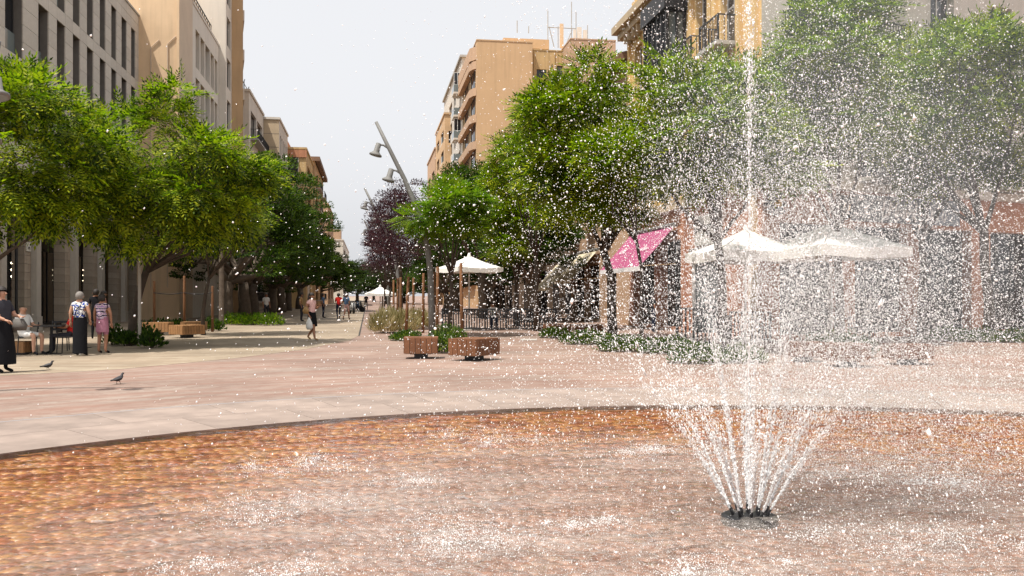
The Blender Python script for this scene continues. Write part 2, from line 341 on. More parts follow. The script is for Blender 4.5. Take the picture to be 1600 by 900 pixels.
def ring(name, r0, r1, m, z=0.0, seg=160, radii=None):
    rs = radii or [r0, r1]; mb = MB()
    vs = [(PC.x + r * math.cos(2 * math.pi * j / seg), PC.y + r * math.sin(2 * math.pi * j / seg), z) for r in rs for j in range(seg)]
    mb.add(vs, [(i * seg + j, (i + 1) * seg + j, (i + 1) * seg + (j + 1) % seg, i * seg + (j + 1) % seg) for i in range(len(rs) - 1) for j in range(seg)])
    return mb.build(name, m)
tag(ring('plaza_ground', 0, 0, M['plaza'], 0, 160, [PR + RING + 0.035, 14, 20, 35, 80, 250, 1200, 3000]), 'red brick plaza paving laid in arcs round the pool', None, kind='structure')
tag(ring('drain_channel', PR + 0.1, PR + RING + 0.06, M['drain'], -0.03), 'dark narrow drain slot ringing the kerb', None, kind='structure')
kr = tag(ob('kerb_ring', None, None, (0, 0, 0)), 'pale grey stone kerb ring round the pool', None, kind='structure')
da = math.radians(7.2)
slab = MB(); n_in = 5
def slabmesh(r0, r1):
    mb = MB(); g = 0.004; k = 6
    pl = [(r * math.sin(-da / 2 + g / r + (da - 2 * g / r) * t / k), r * math.cos(-da / 2 + g / r + (da - 2 * g / r) * t / k)) for r, rng in ((r0 + g, range(k + 1)), (r1 - g, range(k, -1, -1))) for t in rng]
    n = len(pl); c = 0.008
    mb.prism(pl[::-1], -0.06, 0.0); return mb.mesh('kerb_slab', M['kerb'])
sm = [slabmesh(PR, PR + RING / 2), slabmesh(PR + RING / 2, PR + RING)]
for i in range(50):
    for q in (0, 1):
        a = i * da + q * da * 0.5
        if abs((a + math.pi) % (2 * math.pi) - math.pi) > R(100): continue
        ob('kerb_slab', sm[q], kr, (PC.x, PC.y, 0.0), -a)
# beige pavement on the left side of the avenue, a thin sheet above the plaza
mb = MB()
edge = [(-60, 9.0), (-16, 12.5), (-10.4, 16.0), (-8.0, 18.2), (-6.6, 21.5), (-5.8, 25), (-5.45, 30)] + [tuple(W(-0.35, s)[:2]) for s in (34, 60, 120, 300, 900)] + [tuple(W(-300, 900)[:2]), (-400, 100)]
mb.add([(x, y, 0.004) for x, y in edge], [tuple(range(len(edge)))])
tag(mb.build('pavement', M['pave']), 'beige stone pavement along the left side of the avenue', None, kind='structure')
mb = MB(); a, b_ = W(-0.33, 33.8), W(-0.33, 140); mb.add([a - RV * 0.03 + Vector((0, 0, .008)), a + RV * 0.03 + Vector((0, 0, .008)), b_ + RV * 0.05 + Vector((0, 0, .008)), b_ - RV * 0.05 + Vector((0, 0, .008))], [(0, 1, 2, 3)])
tag(mb.build('paving_joint', M['drain']), 'dark straight joint running down the avenue', None, kind='structure')
mb = MB(); c = G(826, 30.5); mb.box((c.x, c.y, 0.008), (0.55, 0.9, 0.008)); tag(mb.build('manhole_cover', M['concrete']), 'pale rectangular cover plate set in the red paving', 'cover')

# pool basin: floor, cobbles, water
def stonemat(name, src):
    m, n, out = nodes(name); b = n.nodes.new('ShaderNodeBsdfPrincipled'); n.links.new(b.outputs[0], out.inputs[0])
    b.inputs['Roughness'].default_value = 0.45
    s = n.nodes.new('ShaderNodeObjectInfo').outputs['Random'] if src == 'object' else n.nodes.new('ShaderNodeNewGeometry').outputs['Random Per Island']
    tc = n.nodes.new('ShaderNodeNewGeometry'); ns = n.nodes.new('ShaderNodeTexNoise'); ns.inputs['Scale'].default_value = 1.5; ns.inputs['Detail'].default_value = 6; ns.inputs['Roughness'].default_value = .7
    n.links.new(tc.outputs['Position'], ns.inputs['Vector'])
    mx = n.nodes.new('ShaderNodeMix'); mx.inputs[0].default_value = 0.78; n.links.new(s, mx.inputs[2]); n.links.new(ns.outputs[0], mx.inputs[3])
    ra = ramp(n, [(0.27, (0.06, 0.018, 0.006)), (0.38, (0.23, 0.062, 0.016)), (0.47, (0.38, 0.12, 0.035)), (0.55, (0.46, 0.22, 0.045)), (0.64, (0.38, 0.145, 0.07)), (0.78, (0.52, 0.34, 0.15))])
    rb = ramp(n, [(0.25, (0.17, 0.075, 0.045)), (0.45, (0.31, 0.145, 0.09)), (0.6, (0.36, 0.19, 0.125)), (0.78, (0.42, 0.28, 0.19))])
    n.links.new(mx.outputs[0], ra.inputs[0]); n.links.new(mx.outputs[0], rb.inputs[0])
    di = n.nodes.new('ShaderNodeVectorMath'); di.operation = 'DISTANCE'; di.inputs[1].default_value = (1.4, 5.2, -.06); n.links.new(tc.outputs['Position'], di.inputs[0])
    dm = n.nodes.new('ShaderNodeMapRange'); dm.interpolation_type = 'SMOOTHSTEP'; dm.inputs[1].default_value = 3.6; dm.inputs[2].default_value = 5.4
    n.links.new(node_math(n, 'ADD', di.outputs['Value'], node_math(n, 'MULTIPLY', ns.outputs[0], 1.2)), dm.inputs[0])
    r = n.nodes.new('ShaderNodeMix'); r.data_type = 'RGBA'; n.links.new(dm.outputs[0], r.inputs[0]); n.links.new(rb.outputs[0], r.inputs[6]); n.links.new(ra.outputs[0], r.inputs[7])
    n3 = n.nodes.new('ShaderNodeTexNoise'); n3.inputs['Scale'].default_value = 45; n3.inputs['Detail'].default_value = 4; n.links.new(tc.outputs['Position'], n3.inputs['Vector'])
    m3 = n.nodes.new('ShaderNodeMapRange'); m3.inputs[1].default_value = 0.3; m3.inputs[2].default_value = 0.7; m3.inputs[3].default_value = 0.75; m3.inputs[4].default_value = 1.2; n.links.new(n3.outputs[0], m3.inputs[0])
    vm = n.nodes.new('ShaderNodeVectorMath'); vm.operation = 'SCALE'; n.links.new(r.outputs[2], vm.inputs[0]); n.links.new(m3.outputs[0], vm.inputs['Scale']); n.links.new(vm.outputs[0], b.inputs['Base Color'])
    return m
M['cob_o'] = stonemat('wet_cobble', 'object'); M['cob_i'] = stonemat('wet_cobble_field', 'island')
mb = MB(); seg = 128
mb.add([(PC.x, PC.y, -0.0615)] + [(PC.x + (PR + 0.3) * math.cos(2 * math.pi * j / seg), PC.y + (PR + 0.3) * math.sin(2 * math.pi * j / seg), -0.0615) for j in range(seg)], [(0, 1 + j, 1 + (j + 1) % seg) for j in range(seg)])
basin = tag(mb.build('pool_floor', mat('pool_bed', (0.27, 0.10, 0.035), 0.6, 0.3, 6)), 'dark bed of the shallow fountain pool', None, kind='structure')
cw, chh = 0.135, 0.095
def cobble(w, h):
    x, y = w / 2 - 0.003, h / 2 - 0.003; b = 0.005
    return np.array([(-x, -y, 0), (x, -y, 0), (x, y, 0), (-x, y, 0), (-x + b, -y + b, 0.03), (x - b, -y + b, 0.03), (x - b, y - b, 0.03), (-x + b, y - b, 0.03)], np.float32), [(0, 1, 5, 4), (1, 2, 6, 5), (2, 3, 7, 6), (3, 0, 4, 7), (4, 5, 6, 7)]
cv, cf = cobble(cw, chh)
places = []
r = PR - chh / 2 - .003 - 99 * chh + .0
while r < .15: r += chh
while r < PR:
    k = max(6, int(2 * math.pi * r / cw)); off = random.random() * 6
    for j in range(k):
        an = off + 2 * math.pi * j / k; x = PC.x + r * math.sin(an); y = PC.y + r * math.cos(an)
        if y > 3.9 and abs(x) < y * 0.62 + 0.4: places.append((x, y, -an))
    r += chh
def shown(p):                                   # apparent size of a stone, clear water at the left counts more
    px = 800 + p[0] / p[1] * F; return (1 / p[1] ** 3) * (1.6 if px < 520 else 1.0) * (1 if -30 < px < 1630 else 0)
places.sort(key=shown, reverse=True)
cm = npmesh('cobble', cv, np.array(cf), M['cob_o'])
for x, y, a in places[:300]:
    ob('cobble', cm, basin, (x, y, -0.088 + random.uniform(-0.0015, 0.0015)), rot=(random.uniform(-.01, .01), random.uniform(-.01, .01), a))
rest = places[300:]
X = np.array(rest); ca, sa = np.cos(X[:, 2]), np.sin(X[:, 2])
VV = np.empty((len(rest), 8, 3), np.float32)
VV[:, :, 0] = X[:, 0:1] + ca[:, None] * cv[None, :, 0] - sa[:, None] * cv[None, :, 1]
VV[:, :, 1] = X[:, 1:2] + sa[:, None] * cv[None, :, 0] + ca[:, None] * cv[None, :, 1]
VV[:, :, 2] = -0.088 + cv[None, :, 2] + RNG.uniform(-.0015, .0015, len(rest))[:, None]
FF = (np.arange(len(rest))[:, None, None] * 8 + np.array(cf)[None]).reshape(-1, 4)
o = ob('cobble_field', npmesh('cobble_field', VV.reshape(-1, 3), FF, M['cob_i']), basin); o['kind'] = 'stuff'

SPL = [(G(410, 6.3), 1.0), (G(470, 8.0), 1.0), (G(770, 9.4), 0.9), (G(690, 5.3), 1.35), (G(1270, 7.8), 1.1), (G(1440, 5.25), 1.3), (G(440, 4.9), .8), (G(900, 5.9), .6), (G(640, 7.2), .5), (G(1500, 7.0), .8), (G(1010, 8.6), .7), (G(1130, 5.0), .7)]
WZ = -0.008
def water():
    res = 0.04; xs = np.arange(-7.0, 9.6, res); ys = np.arange(3.4, PC.y + PR + res, res)
    gx, gy = np.meshgrid(xs, ys); z = np.zeros_like(gx); rg = np.random.default_rng(5)
    for i in range(46):
        L = rg.uniform(0.13, 0.46); an = rg.normal(math.pi * 0.60, 0.5); ph = rg.uniform(0, 6.28)
        z += 0.0098 * L * np.sin((gx * math.cos(an) + gy * math.sin(an)) * 2 * math.pi / L + ph + 0.8 * np.sin(gx * 1.3 + i) + 0.7 * np.sin(gy * 1.7 + i * 2))
    for p, s in SPL:
        d = np.hypot(gx - p.x, gy - p.y); z += 0.010 * s * np.exp(-((d - 0.1) / 0.9) ** 2) * np.sin(d * 2 * math.pi / 0.16)
    z *= np.clip(1.35 - 0.03 * gy, 0.6, 1.3)
    r_ = np.hypot(gx - PC.x, gy - PC.y); ins = r_ < PR + 0.03
    idx = -np.ones(gx.shape, np.int64); idx[ins] = np.arange(ins.sum())
    q = np.stack([idx[:-1, :-1], idx[:-1, 1:], idx[1:, 1:], idx[1:, :-1]], -1).reshape(-1, 4); q = q[(q >= 0).all(1)]
    m, n, out = nodes('rippling_water')
    tr = n.nodes.new('ShaderNodeBsdfTransparent'); tr.inputs[0].default_value = (0.97, 0.95, 0.92, 1)
    gl = n.nodes.new('ShaderNodeBsdfGlossy'); gl.inputs['Roughness'].default_value = 0.045
    tc = n.nodes.new('ShaderNodeTexCoord'); mp = n.nodes.new('ShaderNodeMapping'); mp.inputs['Scale'].default_value = (.5, 1.9, 1); mp.inputs['Rotation'].default_value = (0, 0, 0.22); n.links.new(tc.outputs['Object'], mp.inputs[0])
    nz = n.nodes.new('ShaderNodeTexNoise'); nz.inputs['Scale'].default_value = 8; nz.inputs['Detail'].default_value = 4; nz.inputs['Distortion'].default_value = 0.6; n.links.new(mp.outputs[0], nz.inputs['Vector'])
    bp = n.nodes.new('ShaderNodeBump'); bp.inputs['Strength'].default_value = 1.0; bp.inputs['Distance'].default_value = 0.045; n.links.new(nz.outputs[0], bp.inputs['Height'])
    fr = n.nodes.new('ShaderNodeFresnel'); fr.inputs[0].default_value = 1.33
    n.links.new(bp.outputs[0], fr.inputs['Normal']); n.links.new(bp.outputs[0], gl.inputs['Normal'])
    ms = n.nodes.new('ShaderNodeMixShader'); n.links.new(fr.outputs[0], ms.inputs[0]); n.links.new(tr.outputs[0], ms.inputs[1]); n.links.new(gl.outputs[0], ms.inputs[2])
    # water beaten white with air where the jets fall back
    dv_ = n.nodes.new('ShaderNodeVectorMath'); dv_.operation = 'DISTANCE'; dv_.inputs[1].default_value = (1.0, 5.1, WZ); n.links.new(tc.outputs['Object'], dv_.inputs[0])
    mk = n.nodes.new('ShaderNodeMapRange'); mk.interpolation_type = 'SMOOTHSTEP'; mk.inputs[1].default_value = 5.6; mk.inputs[2].default_value = 2.6; n.links.new(dv_.outputs['Value'], mk.inputs[0])
    nf = n.nodes.new('ShaderNodeTexNoise'); nf.inputs['Scale'].default_value = 34; nf.inputs['Detail'].default_value = 6; nf.inputs['Roughness'].default_value = .75; n.links.new(mp.outputs[0], nf.inputs['Vector'])
    nl = n.nodes.new('ShaderNodeTexNoise'); nl.inputs['Scale'].default_value = 1.1; nl.inputs['Detail'].default_value = 3; n.links.new(mp.outputs[0], nl.inputs['Vector'])
    rf = n.nodes.new('ShaderNodeMapRange'); rf.inputs[1].default_value = .40; rf.inputs[2].default_value = .78; rf.inputs[3].default_value = .06; rf.inputs[4].default_value = .68; n.links.new(nf.outputs[0], rf.inputs[0])
    rl = n.nodes.new('ShaderNodeMapRange'); rl.inputs[1].default_value = .3; rl.inputs[2].default_value = .7; rl.inputs[3].default_value = .35; rl.inputs[4].default_value = 1.25; n.links.new(nl.outputs[0], rl.inputs[0])
    fo_ = node_math(n, 'MULTIPLY', node_math(n, 'MULTIPLY', mk.outputs[0], rf.outputs[0]), rl.outputs[0])
    fd = n.nodes.new('ShaderNodeBsdfDiffuse'); fd.inputs[0].default_value = (.50, .45, .41, 1)
    mf = n.nodes.new('ShaderNodeMixShader'); n.links.new(fo_, mf.inputs[0]); n.links.new(ms.outputs[0], mf.inputs[1]); n.links.new(fd.outputs[0], mf.inputs[2]); n.links.new(mf.outputs[0], out.inputs[0])
    z = np.clip(z, -.024, .018); z *= np.clip((PR - r_) / .22, .36, 1)
    V = np.stack([gx[ins], gy[ins], WZ + z[ins]], -1)
    return tag(ob('pool_water', npmesh('pool_water', V, q, m, True)), 'thin rippling sheet of water over the cobbled pool', None, kind='structure')
water()

# ------------------------------------------------------------------ facades
CACHE = {}
def winmesh(w, h, nx, nz, fr, d=0.07):
    key = ('w', round(w, 2), round(h, 2), nx, nz, fr)
    if key not in CACHE:
        t = 0.06 if w > 0.7 else 0.045; mb = MB()
        mb.span((-w / 2, 0, 0), (-w / 2 + t, d, h)); mb.span((w / 2 - t, 0, 0), (w / 2, d, h))
        mb.span((-w / 2 + t, 0.002, 0), (w / 2 - t, d - .002, t)); mb.span((-w / 2 + t, 0.002, h - t), (w / 2 - t, d - .002, h))
        for i in range(1, nx): x = -w / 2 + w * i / nx; mb.span((x - t / 2, 0.004, t), (x + t / 2, d - .004, h - t))
        for i in range(1, nz): z = h * i / nz; mb.span((-w / 2 + t, 0.008, z - t / 2), (w / 2 - t, d - .008, z + t / 2))
        CACHE[key] = mb.mesh('window', M[fr])
    return CACHE[key]
def boxmesh(name, dx, dy, dz, m):
    key = ('b', name, round(dx, 2), round(dy, 2), round(dz, 2), m)
    if key not in CACHE: CACHE[key] = MB().box((0, 0, dz / 2), (dx, dy, dz)).mesh(name, M[m])
    return CACHE[key]
ORI = {'F': 0.0, 'A': math.pi / 2, 'B': -math.pi / 2}     # F faces the camera, A faces right (left-hand houses), B faces left
def to_local(ori, v0, s0, x, y):
    return {'F': (v0 + x, s0 + y), 'A': (v0 - y, s0 + x), 'B': (v0 + y, s0 - x)}[ori] if isinstance(ori, str) else None
def wallmesh(w, h, ops, depth, z0=0.0, thick=None):
    xs = sorted({0.0, w, *[o[0] for o in ops], *[o[1] for o in ops]}); zs = sorted({z0, h, *[o[2] for o in ops], *[o[3] for o in ops]})
    mb = MB()
    def hole(x, z): return any(o[0] < x < o[1] and o[2] < z < o[3] for o in ops)
    for i in range(len(xs) - 1):
        for j in range(len(zs) - 1):
            a, b, c, d = xs[i], xs[i + 1], zs[j], zs[j + 1]
            if b - a < 1e-6 or d - c < 1e-6 or hole((a + b) / 2, (c + d) / 2): continue
            mb.add([(a, 0, c), (b, 0, c), (b, 0, d), (a, 0, d)], [(0, 1, 2, 3)])
    for x0, x1, c, d in [o[:4] for o in ops]:
        mb.add([(x0, 0, c), (x1, 0, c), (x1, 0, d), (x0, 0, d), (x0, depth, c), (x1, depth, c), (x1, depth, d), (x0, depth, d)], [(0, 4, 5, 1), (1, 5, 6, 2), (2, 6, 7, 3), (3, 7, 4, 0)])
    return mb
def facade(bld, ori, v0, s0, w, h, ops, wm, fr='frame_dark', pane='glass', depth=0.28, mull=(2, 1), z0=0.0, sill=None, name='wall'):
    """ops: (x0, x1, z0, z1[, dict]) - each gets a window object with its pane (and shutter, sill, railing)"""
    rz = ORI[ori] if isinstance(ori, str) else ori
    def loc(x, y, z):
        if isinstance(ori, str): a, b = to_local(ori, v0, s0, x, y); return (a, b, z)
        c, s = math.cos(ori), math.sin(ori); return (v0 + c * x - s * y, s0 + s * x + c * y, z)
    wallmesh(w, h, ops, depth, z0).build(name, M[wm], bld, loc=loc(0, 0, 0), rz=rz)
    for o in ops:
        op = o[4] if len(o) > 4 else {}
        ww, hh = o[1] - o[0], o[3] - o[2]; cx = (o[0] + o[1]) / 2
        mu = op.get('mull', mull); nm = op.get('name', 'window')
        wi = ob(nm, winmesh(ww, hh, mu[0], mu[1], op.get('fr', fr)), bld, loc(cx, depth - 0.10, o[2]), rz)
        ob('pane', boxmesh('pane', ww - 0.04, 0.02, hh - 0.02, op.get('pane', pane)), wi, (0, 0.045, 0.01))
        if op.get('shut'):
            f_ = op['shut']; ob('shutter', boxmesh('shutter', ww - 0.10, 0.03, (hh - 0.1) * f_, op.get('shm', 'shutter')), wi, (0, -0.012, hh - 0.05 - (hh - 0.1) * f_))
        if sill or op.get('sill'):
            ob('sill', boxmesh('sill', ww + 0.2, 0.22, 0.07, op.get('sill', sill)), wi, (0, -depth + 0.10 - 0.005, -0.08))
        if op.get('lower'):
            ob('balustrade_glass', boxmesh('balustrade_glass', ww - 0.06, 0.02, op['lower'], 'glass_pale'), wi, (0, -0.05, 0.02))
        if op.get('rail'):
            railing(wi, ww + 0.5, op['rail'], 0.95, (0, -depth + 0.10, -0.02))
    return loc
def railing(parent, w, out, h, at, slabm='concrete', bars=True):
    key = ('r', round(w, 2), round(out, 2), h)
    if key not in CACHE:
        mb = MB(); mb.span((-w / 2, -out, h - 0.05), (w / 2, -out + 0.05, h)); mb.span((-w / 2, -out + .01, 0.06), (w / 2, -out + 0.04, 0.10))
        for sx in (-1, 1):
            mb.span((sx * (w / 2) - .025, -out + .05, h - 0.045), (sx * (w / 2) + .025, 0, h - .005)); mb.span((sx * w / 2 - .03, -out - .005, 0), (sx * w / 2 + .03, -out + .055, h + .004))
        k = max(4, int(w / 0.13))
        for i in range(1, k): x = -w / 2 + w * i / k; mb.span((x - .011, -out + .014, .1), (x + .011, -out + .036, h - .05))
        for sx in (-1, 1):
            for i in range(1, max(2, int(out / 0.13))): y = -out * i / int(out / 0.13 + 1); mb.span((sx * w / 2 - .011, y - .011, .0), (sx * w / 2 + .011, y + .011, h - .045))
        CACHE[key] = mb.mesh('railing', M['iron'])
    sl_ = ob('balcony_slab', boxmesh('balcony_slab', w + .1, out + .08, 0.14, slabm), parent, (at[0], at[1] - out / 2 - .02, at[2] - 0.14))
    ob('railing', CACHE[key], sl_, (0, out / 2 + .02, 0.14))
def block(bld, v0, v1, s0, s1, z0, z1, m, name='building_core', inset=0.32):
    """solid body behind the facade sheets, plus a flat roof"""
    MB().span((v0 + inset, s0 + inset, z0), (v1 - inset, s1 - inset, z1 - 0.02)).build(name, M[m], bld)
def side(bld, ori, v0, s0, w, h, m, z0=0.0): wallmesh(w, h, [], 0.2, z0).build('side_wall', M[m], bld, loc=(*to_local(ori, v0, s0, 0, 0), 0), rz=ORI[ori])
def roof(bld, v0, v1, s0, s1, z, m='concrete', t=0.18, over=0.1):
    return MB().span((v0 - over, s0 - over, z), (v1 + over, s1 + over, z + t)).build('roof', M[m], bld)
def bthing(label, cat='building', name='building', group=None): return thing(name, label, cat, (0, 0, 0), TH, group)

# ---- left: grey stone building with arcade
vL = -14.0
b1 = bthing('grey stone-panelled building with tall dark slot windows above the arcade', name='stone_clad_building')
sA, sB = sv(-120, vL), sv(219, vL); w1 = sB - sA
pxw = [(-70, -40), (8, 36), (60, 76), (89, 102), (114, 125), (136, 146), (156, 165), (174, 182), (190, 198), (205, 211.5)]
xw = [(sv(a, vL) - sA, sv(b, vL) - sA) for a, b in pxw]
rows = [(7.7, 10.6), (11.2, 14.1), (14.7, 17.6)]
ops = []
for (z0_, z1_) in rows:
    for i, (a, b) in enumerate(xw): ops.append((a, b, z0_, z1_, {'mull': (1, 1), 'lower': 1.05 if i % 3 != 1 else 1.0}))
H1 = 18.75
facade(b1, 'A', vL - 0.05, sA, w1, H1, ops, 'joint', depth=0.42, z0=6.6)
xs = sorted({0.0, w1, *[x for p in xw for x in p]}); zs = [6.6, 7.15, 7.7]
for (z0_, z1_) in rows:
    for k in range(1, 5): zs.append(z0_ + (z1_ - z0_) * k / 4)
    zs.append(z1_ + (0.6 if z1_ < 17 else 0.575))
zs.append(H1); zs = sorted({round(z, 3) for z in zs})
for i in range(len(xs) - 1):
    a, b = xs[i], xs[i + 1]
    for j in range(len(zs) - 1):
        c, d = zs[j], zs[j + 1]
        if any(p[0] - 1e-6 < (a + b) / 2 < p[1] + 1e-6 for p in xw) and any(q[0] < (c + d) / 2 < q[1] for q in rows): continue
        if sA + b < sv(-25, vL): continue
        key = ('pan', round(b - a, 2), round(d - c, 2))
        if key not in CACHE: CACHE[key] = MB().box((0, 0, 0), (b - a - 0.016, 0.05, d - c - 0.016)).mesh('stone_panel', M['panel'])
        ob('stone_panel', CACHE[key], b1, (vL - 0.026, sA + (a + b) / 2, (c + d) / 2), math.pi / 2)
block(b1, vL - 9, vL, sA, sB, 5, H1, 'darkstone', inset=0.6); roof(b1, vL - 9, vL, sA, sB, H1, 'concrete', 0.12, 0.06)
side(b1, 'F', vL - 9, sB + 0.0, 8.95, H1, 'panel')
# arcade: piers of stone blocks, smooth columns, dark shopfronts
colpx = [-60, 0, 55, 115, 157, 193, 222, 246]
cs = [sv(p, vL) for p in colpx]
wallmesh(sv(262, vL) - sA, 6.6, [], .2, 4.7).build('fascia', M['panel'], b1, loc=(vL - 0.1, sA, 0), rz=math.pi / 2)
MB().span((vL - 2.2, sA, 4.6), (vL - 0.12, sv(262, vL), 4.72)).build('arcade_ceiling', M['concrete'], b1)
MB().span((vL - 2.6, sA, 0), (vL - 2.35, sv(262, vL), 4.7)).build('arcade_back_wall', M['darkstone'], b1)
blk = {}
for i, s in enumerate(cs):
    co = MB().span((-0.24, -0.27, 0.62), (0.20, 0.27, 4.6)).span((-0.27, -0.31, 0), (0.24, 0.31, 0.62)).build('column', M['smooth'], b1, loc=(vL - 0.05, s, 0))
    if i == 0: continue
    for k in range(13):
        for h_ in (0, 1):
            wv = (0.42, 0.30)[(k + h_) % 2]
            key = ('blk', wv)
            if key not in CACHE: CACHE[key] = MB().box((0, 0, 0.177), (0.5, wv - 0.014, 0.34)).mesh('block', M['block'])
            ob('block', CACHE[key], b1, (vL - 0.32, s - 0.27 - 0.02 - (wv / 2 if h_ == 0 else 0.72 - wv / 2), k * 0.354))
    MB().span((vL - 0.52, s - 0.27 - 0.73, 0), (vL - 0.12, s - 0.29, 4.6)).build('pier_core', M['joint'], b1)
    if i < len(cs) - 1:
        gap = cs[i + 1] - 1.05 - (s + 0.3)
        dr = ob('shop_window', winmesh(gap, 3.6, 3 if gap > 2.5 else 2, 1, 'frame_dark'), b1, (vL - 1.6, s + 0.3 + gap / 2, 0.1), math.pi / 2)
        ob('pane', boxmesh('pane', gap, 0.02, 3.6, 'glass'), dr, (0, 0.05, 0))
MB().tube([(vL + 0.06, sv(23, vL), 0.1), (vL + 0.06, sv(23, vL), 6.5)], 0.06).build('downpipe', M['black_metal'], b1)

# plaque on the stone pier
def text_mesh(body, size, m, extrude=0.004):
    cu = bpy.data.curves.new('lettering', 'FONT'); cu.body = body; cu.size = size; cu.extrude = extrude; cu.align_x = 'CENTER'; cu.align_y = 'CENTER'; cu.resolution_u = 3
    t = bpy.data.objects.new('lettering', cu); COL.objects.link(t); dg = bpy.context.evaluated_depsgraph_get()
    me = bpy.data.meshes.new_from_object(t.evaluated_get(dg)); bpy.data.objects.remove(t); me.materials.clear(); me.materials.append(M[m]); return me
def script_mesh(w, h, n, m, seed, th=.035):
    """illegible brush lettering: n joined letter-like strokes"""
    rg = np.random.default_rng(seed); mb = MB()
    for i in range(n):
        x0 = -w / 2 + w * (i + .5) / n; tall = rg.choice([.55, .62, 1.0], p=[.45, .3, .25]); k = rg.integers(0, 3); lw = w / n * .42
        if k == 0: pts = [(x0 + lw * math.cos(a), h * (-.5 + tall * .5 + tall * .45 * math.sin(a)), 0) for a in np.linspace(.6, 5.6, 9)]
        elif k == 1: pts = [(x0 - lw, -h * .5, 0), (x0 - lw * .8, h * (-.5 + tall), 0), (x0, h * (-.5 + tall * .45), 0), (x0 + lw * .8, h * (-.5 + tall * .9), 0), (x0 + lw, -h * .5, 0)]
        else: pts = [(x0, h * (-.5 + tall), 0), (x0 - lw * .2, -h * .35, 0), (x0 + lw * .4, -h * .5, 0), (x0 + lw, -h * .25, 0)]
        mb.tube([(p[0] + .18 * p[1], p[1], 0) for p in pts], th, 5, flat=.3)
    return mb.mesh('lettering', M[m])
s = cs[2] - 0.62
pl = MB().box((0, 0, 0), (0.5, 0.03, 0.38)).build('wall_plaque', M['plaque'], None, loc=W(vL - 0.05, s, 3.55), rz=TH + math.pi / 2)
tag(pl, 'small pale numbered plaque high on the blockwork pier', 'plaque')
ob('lettering', text_mesh('1495', 0.17, 'frame_dark'), pl, (0, -0.018, -0.06), rot=(R(90), 0, 0))

# ---- left: tan building with blank end wall, brick flank and framed balconies
vT = -11.6; sT = sv(280, vT)
b2 = bthing('tan rendered apartment building with blank end wall and framed white balconies', name='apartment_building')
s300, s341 = sv(301, vT), sv(341.5, vT)
facade(b2, 'F', vT - 9, sT, 9, 27, [], 'tan')
side(b2, 'A', vT, sT, s300 - sT, 27, 'tanbrick'); roof(b2, vT - 9, vT, sT, s300, 27)
MB().span((vT - 0.14, sT - 0.10, 0), (vT + 0.02, sT - 0.001, 27)).build('corner_strip', M['tan'], b2)
side(b2, 'A', vT - 9, sT, 1, 27, 'tan')
wb = s341 - s300; ops = []
for z in (7.0, 10.4, 13.8, 17.1):
    hh = 2.6
    for a, b, q in ((0.10, 0.24, 'w'), (0.27, 0.42, 'w'), (0.45, 0.63, 'b'), (0.66, 0.80, 'w'), (0.83, 0.95, 'w')):
        ops.append((wb * a, wb * b, z, z + hh, {'lower': 1.0} if q == 'b' else {'shut': 0.35, 'shm': 'cream_shutter'}))
facade(b2, 'A', vT, s300, wb, 21.1, ops, 'white_render', depth=0.6, mull=(1, 1)); roof(b2, vT - 9, vT, s300 + 0.12, s341, 21.1, 'white_render', 0.2, 0.05)
tr_ = MB()
for i in range(14): tr_.box((vT - 0.5, s300 + 0.6 + i * (wb - 1) / 13, 21.95), (0.05, 0.05, 1.3))
tr_.span((vT - 0.53, s300 + .5, 22.55), (vT - .47, s341 - .3, 22.62)); tr_.span((vT - 0.53, s300 + .5, 21.4), (vT - .47, s341 - .3, 21.46)); tr_.build('terrace_railing', M['frame_dark'], b2)
MB().span((vT - 0.62, s300 + .5, 21.35), (vT - 0.58, s341 - .3, 22.5)).build('terrace_screen', M['tan'], b2)
MB().span((vT - 6, s300 + .5, 21.3), (vT - 2.6, s341 - .4, 24.0)).build('penthouse', M['tan'], b2)
block(b2, vT - 9, vT, sT, s341, 0, 21, 'tan', inset=0.8)

b3 = bthing('tall plain white apartment block rising behind the framed balconies', name='apartment_building')
v3 = -11.05; s3 = s341 + 0.02; s3b = sv(362, v3)
facade(b3, 'F', v3 - 8, s3, 8, 33, [], 'white_render')
w3 = s3b - s3
facade(b3, 'A', v3, s3, w3, 33, [(w3 * .2, w3 * .8, z, z + 2.3) for z in (8.2, 11.5, 14.8, 18.1, 21.4, 24.7, 28)], 'white_render', depth=0.3, mull=(1, 1)); roof(b3, v3 - 8, v3, s3, s3b, 33)
block(b3, v3 - 8, v3, s3, s3b + 8, 0, 33, 'white_render', inset=0.4)

# ---- left: orange block whose side runs away along the line of sight
b4 = bthing('narrow orange rendered tower end beside the white block', name='apartment_building')
v4 = -10.15; s4 = s3b + 0.02
pts = [W(v4 - 9, s4), W(v4, s4), W(v4, s4) + Vector((-0.315, 0.949, 0)) * 12, W(v4 - 9, s4 + 12)]
inv = Matrix.Rotation(-TH, 3, 'Z'); poly = [tuple((inv @ p)[:2]) for p in pts]
MB().prism(poly, 0, 34).build('wall', M['orange'], b4)
d4 = (inv @ Vector((-0.315, 0.949, 0)))
for z in (8, 11.3, 14.6, 17.9, 21.2, 24.5, 27.8):
    p0 = Vector(poly[1]) ; a = math.atan2(d4.y, d4.x)
    c = Vector((poly[1][0], poly[1][1], z)) + d4 * 3.0 + Vector((d4.y, -d4.x, 0)) * 0.2
    ba = ob('balcony', boxmesh('balcony', 3.4, 0.5, 0.9, 'white_render'), b4, c - Vector((d4.y, -d4.x, 0)) * 0.3, a)
    ob('window', boxmesh('window', 2.8, 0.12, 2.0, 'glass'), b4, Vector((poly[1][0], poly[1][1], z + .05)) + d4 * 8, a)

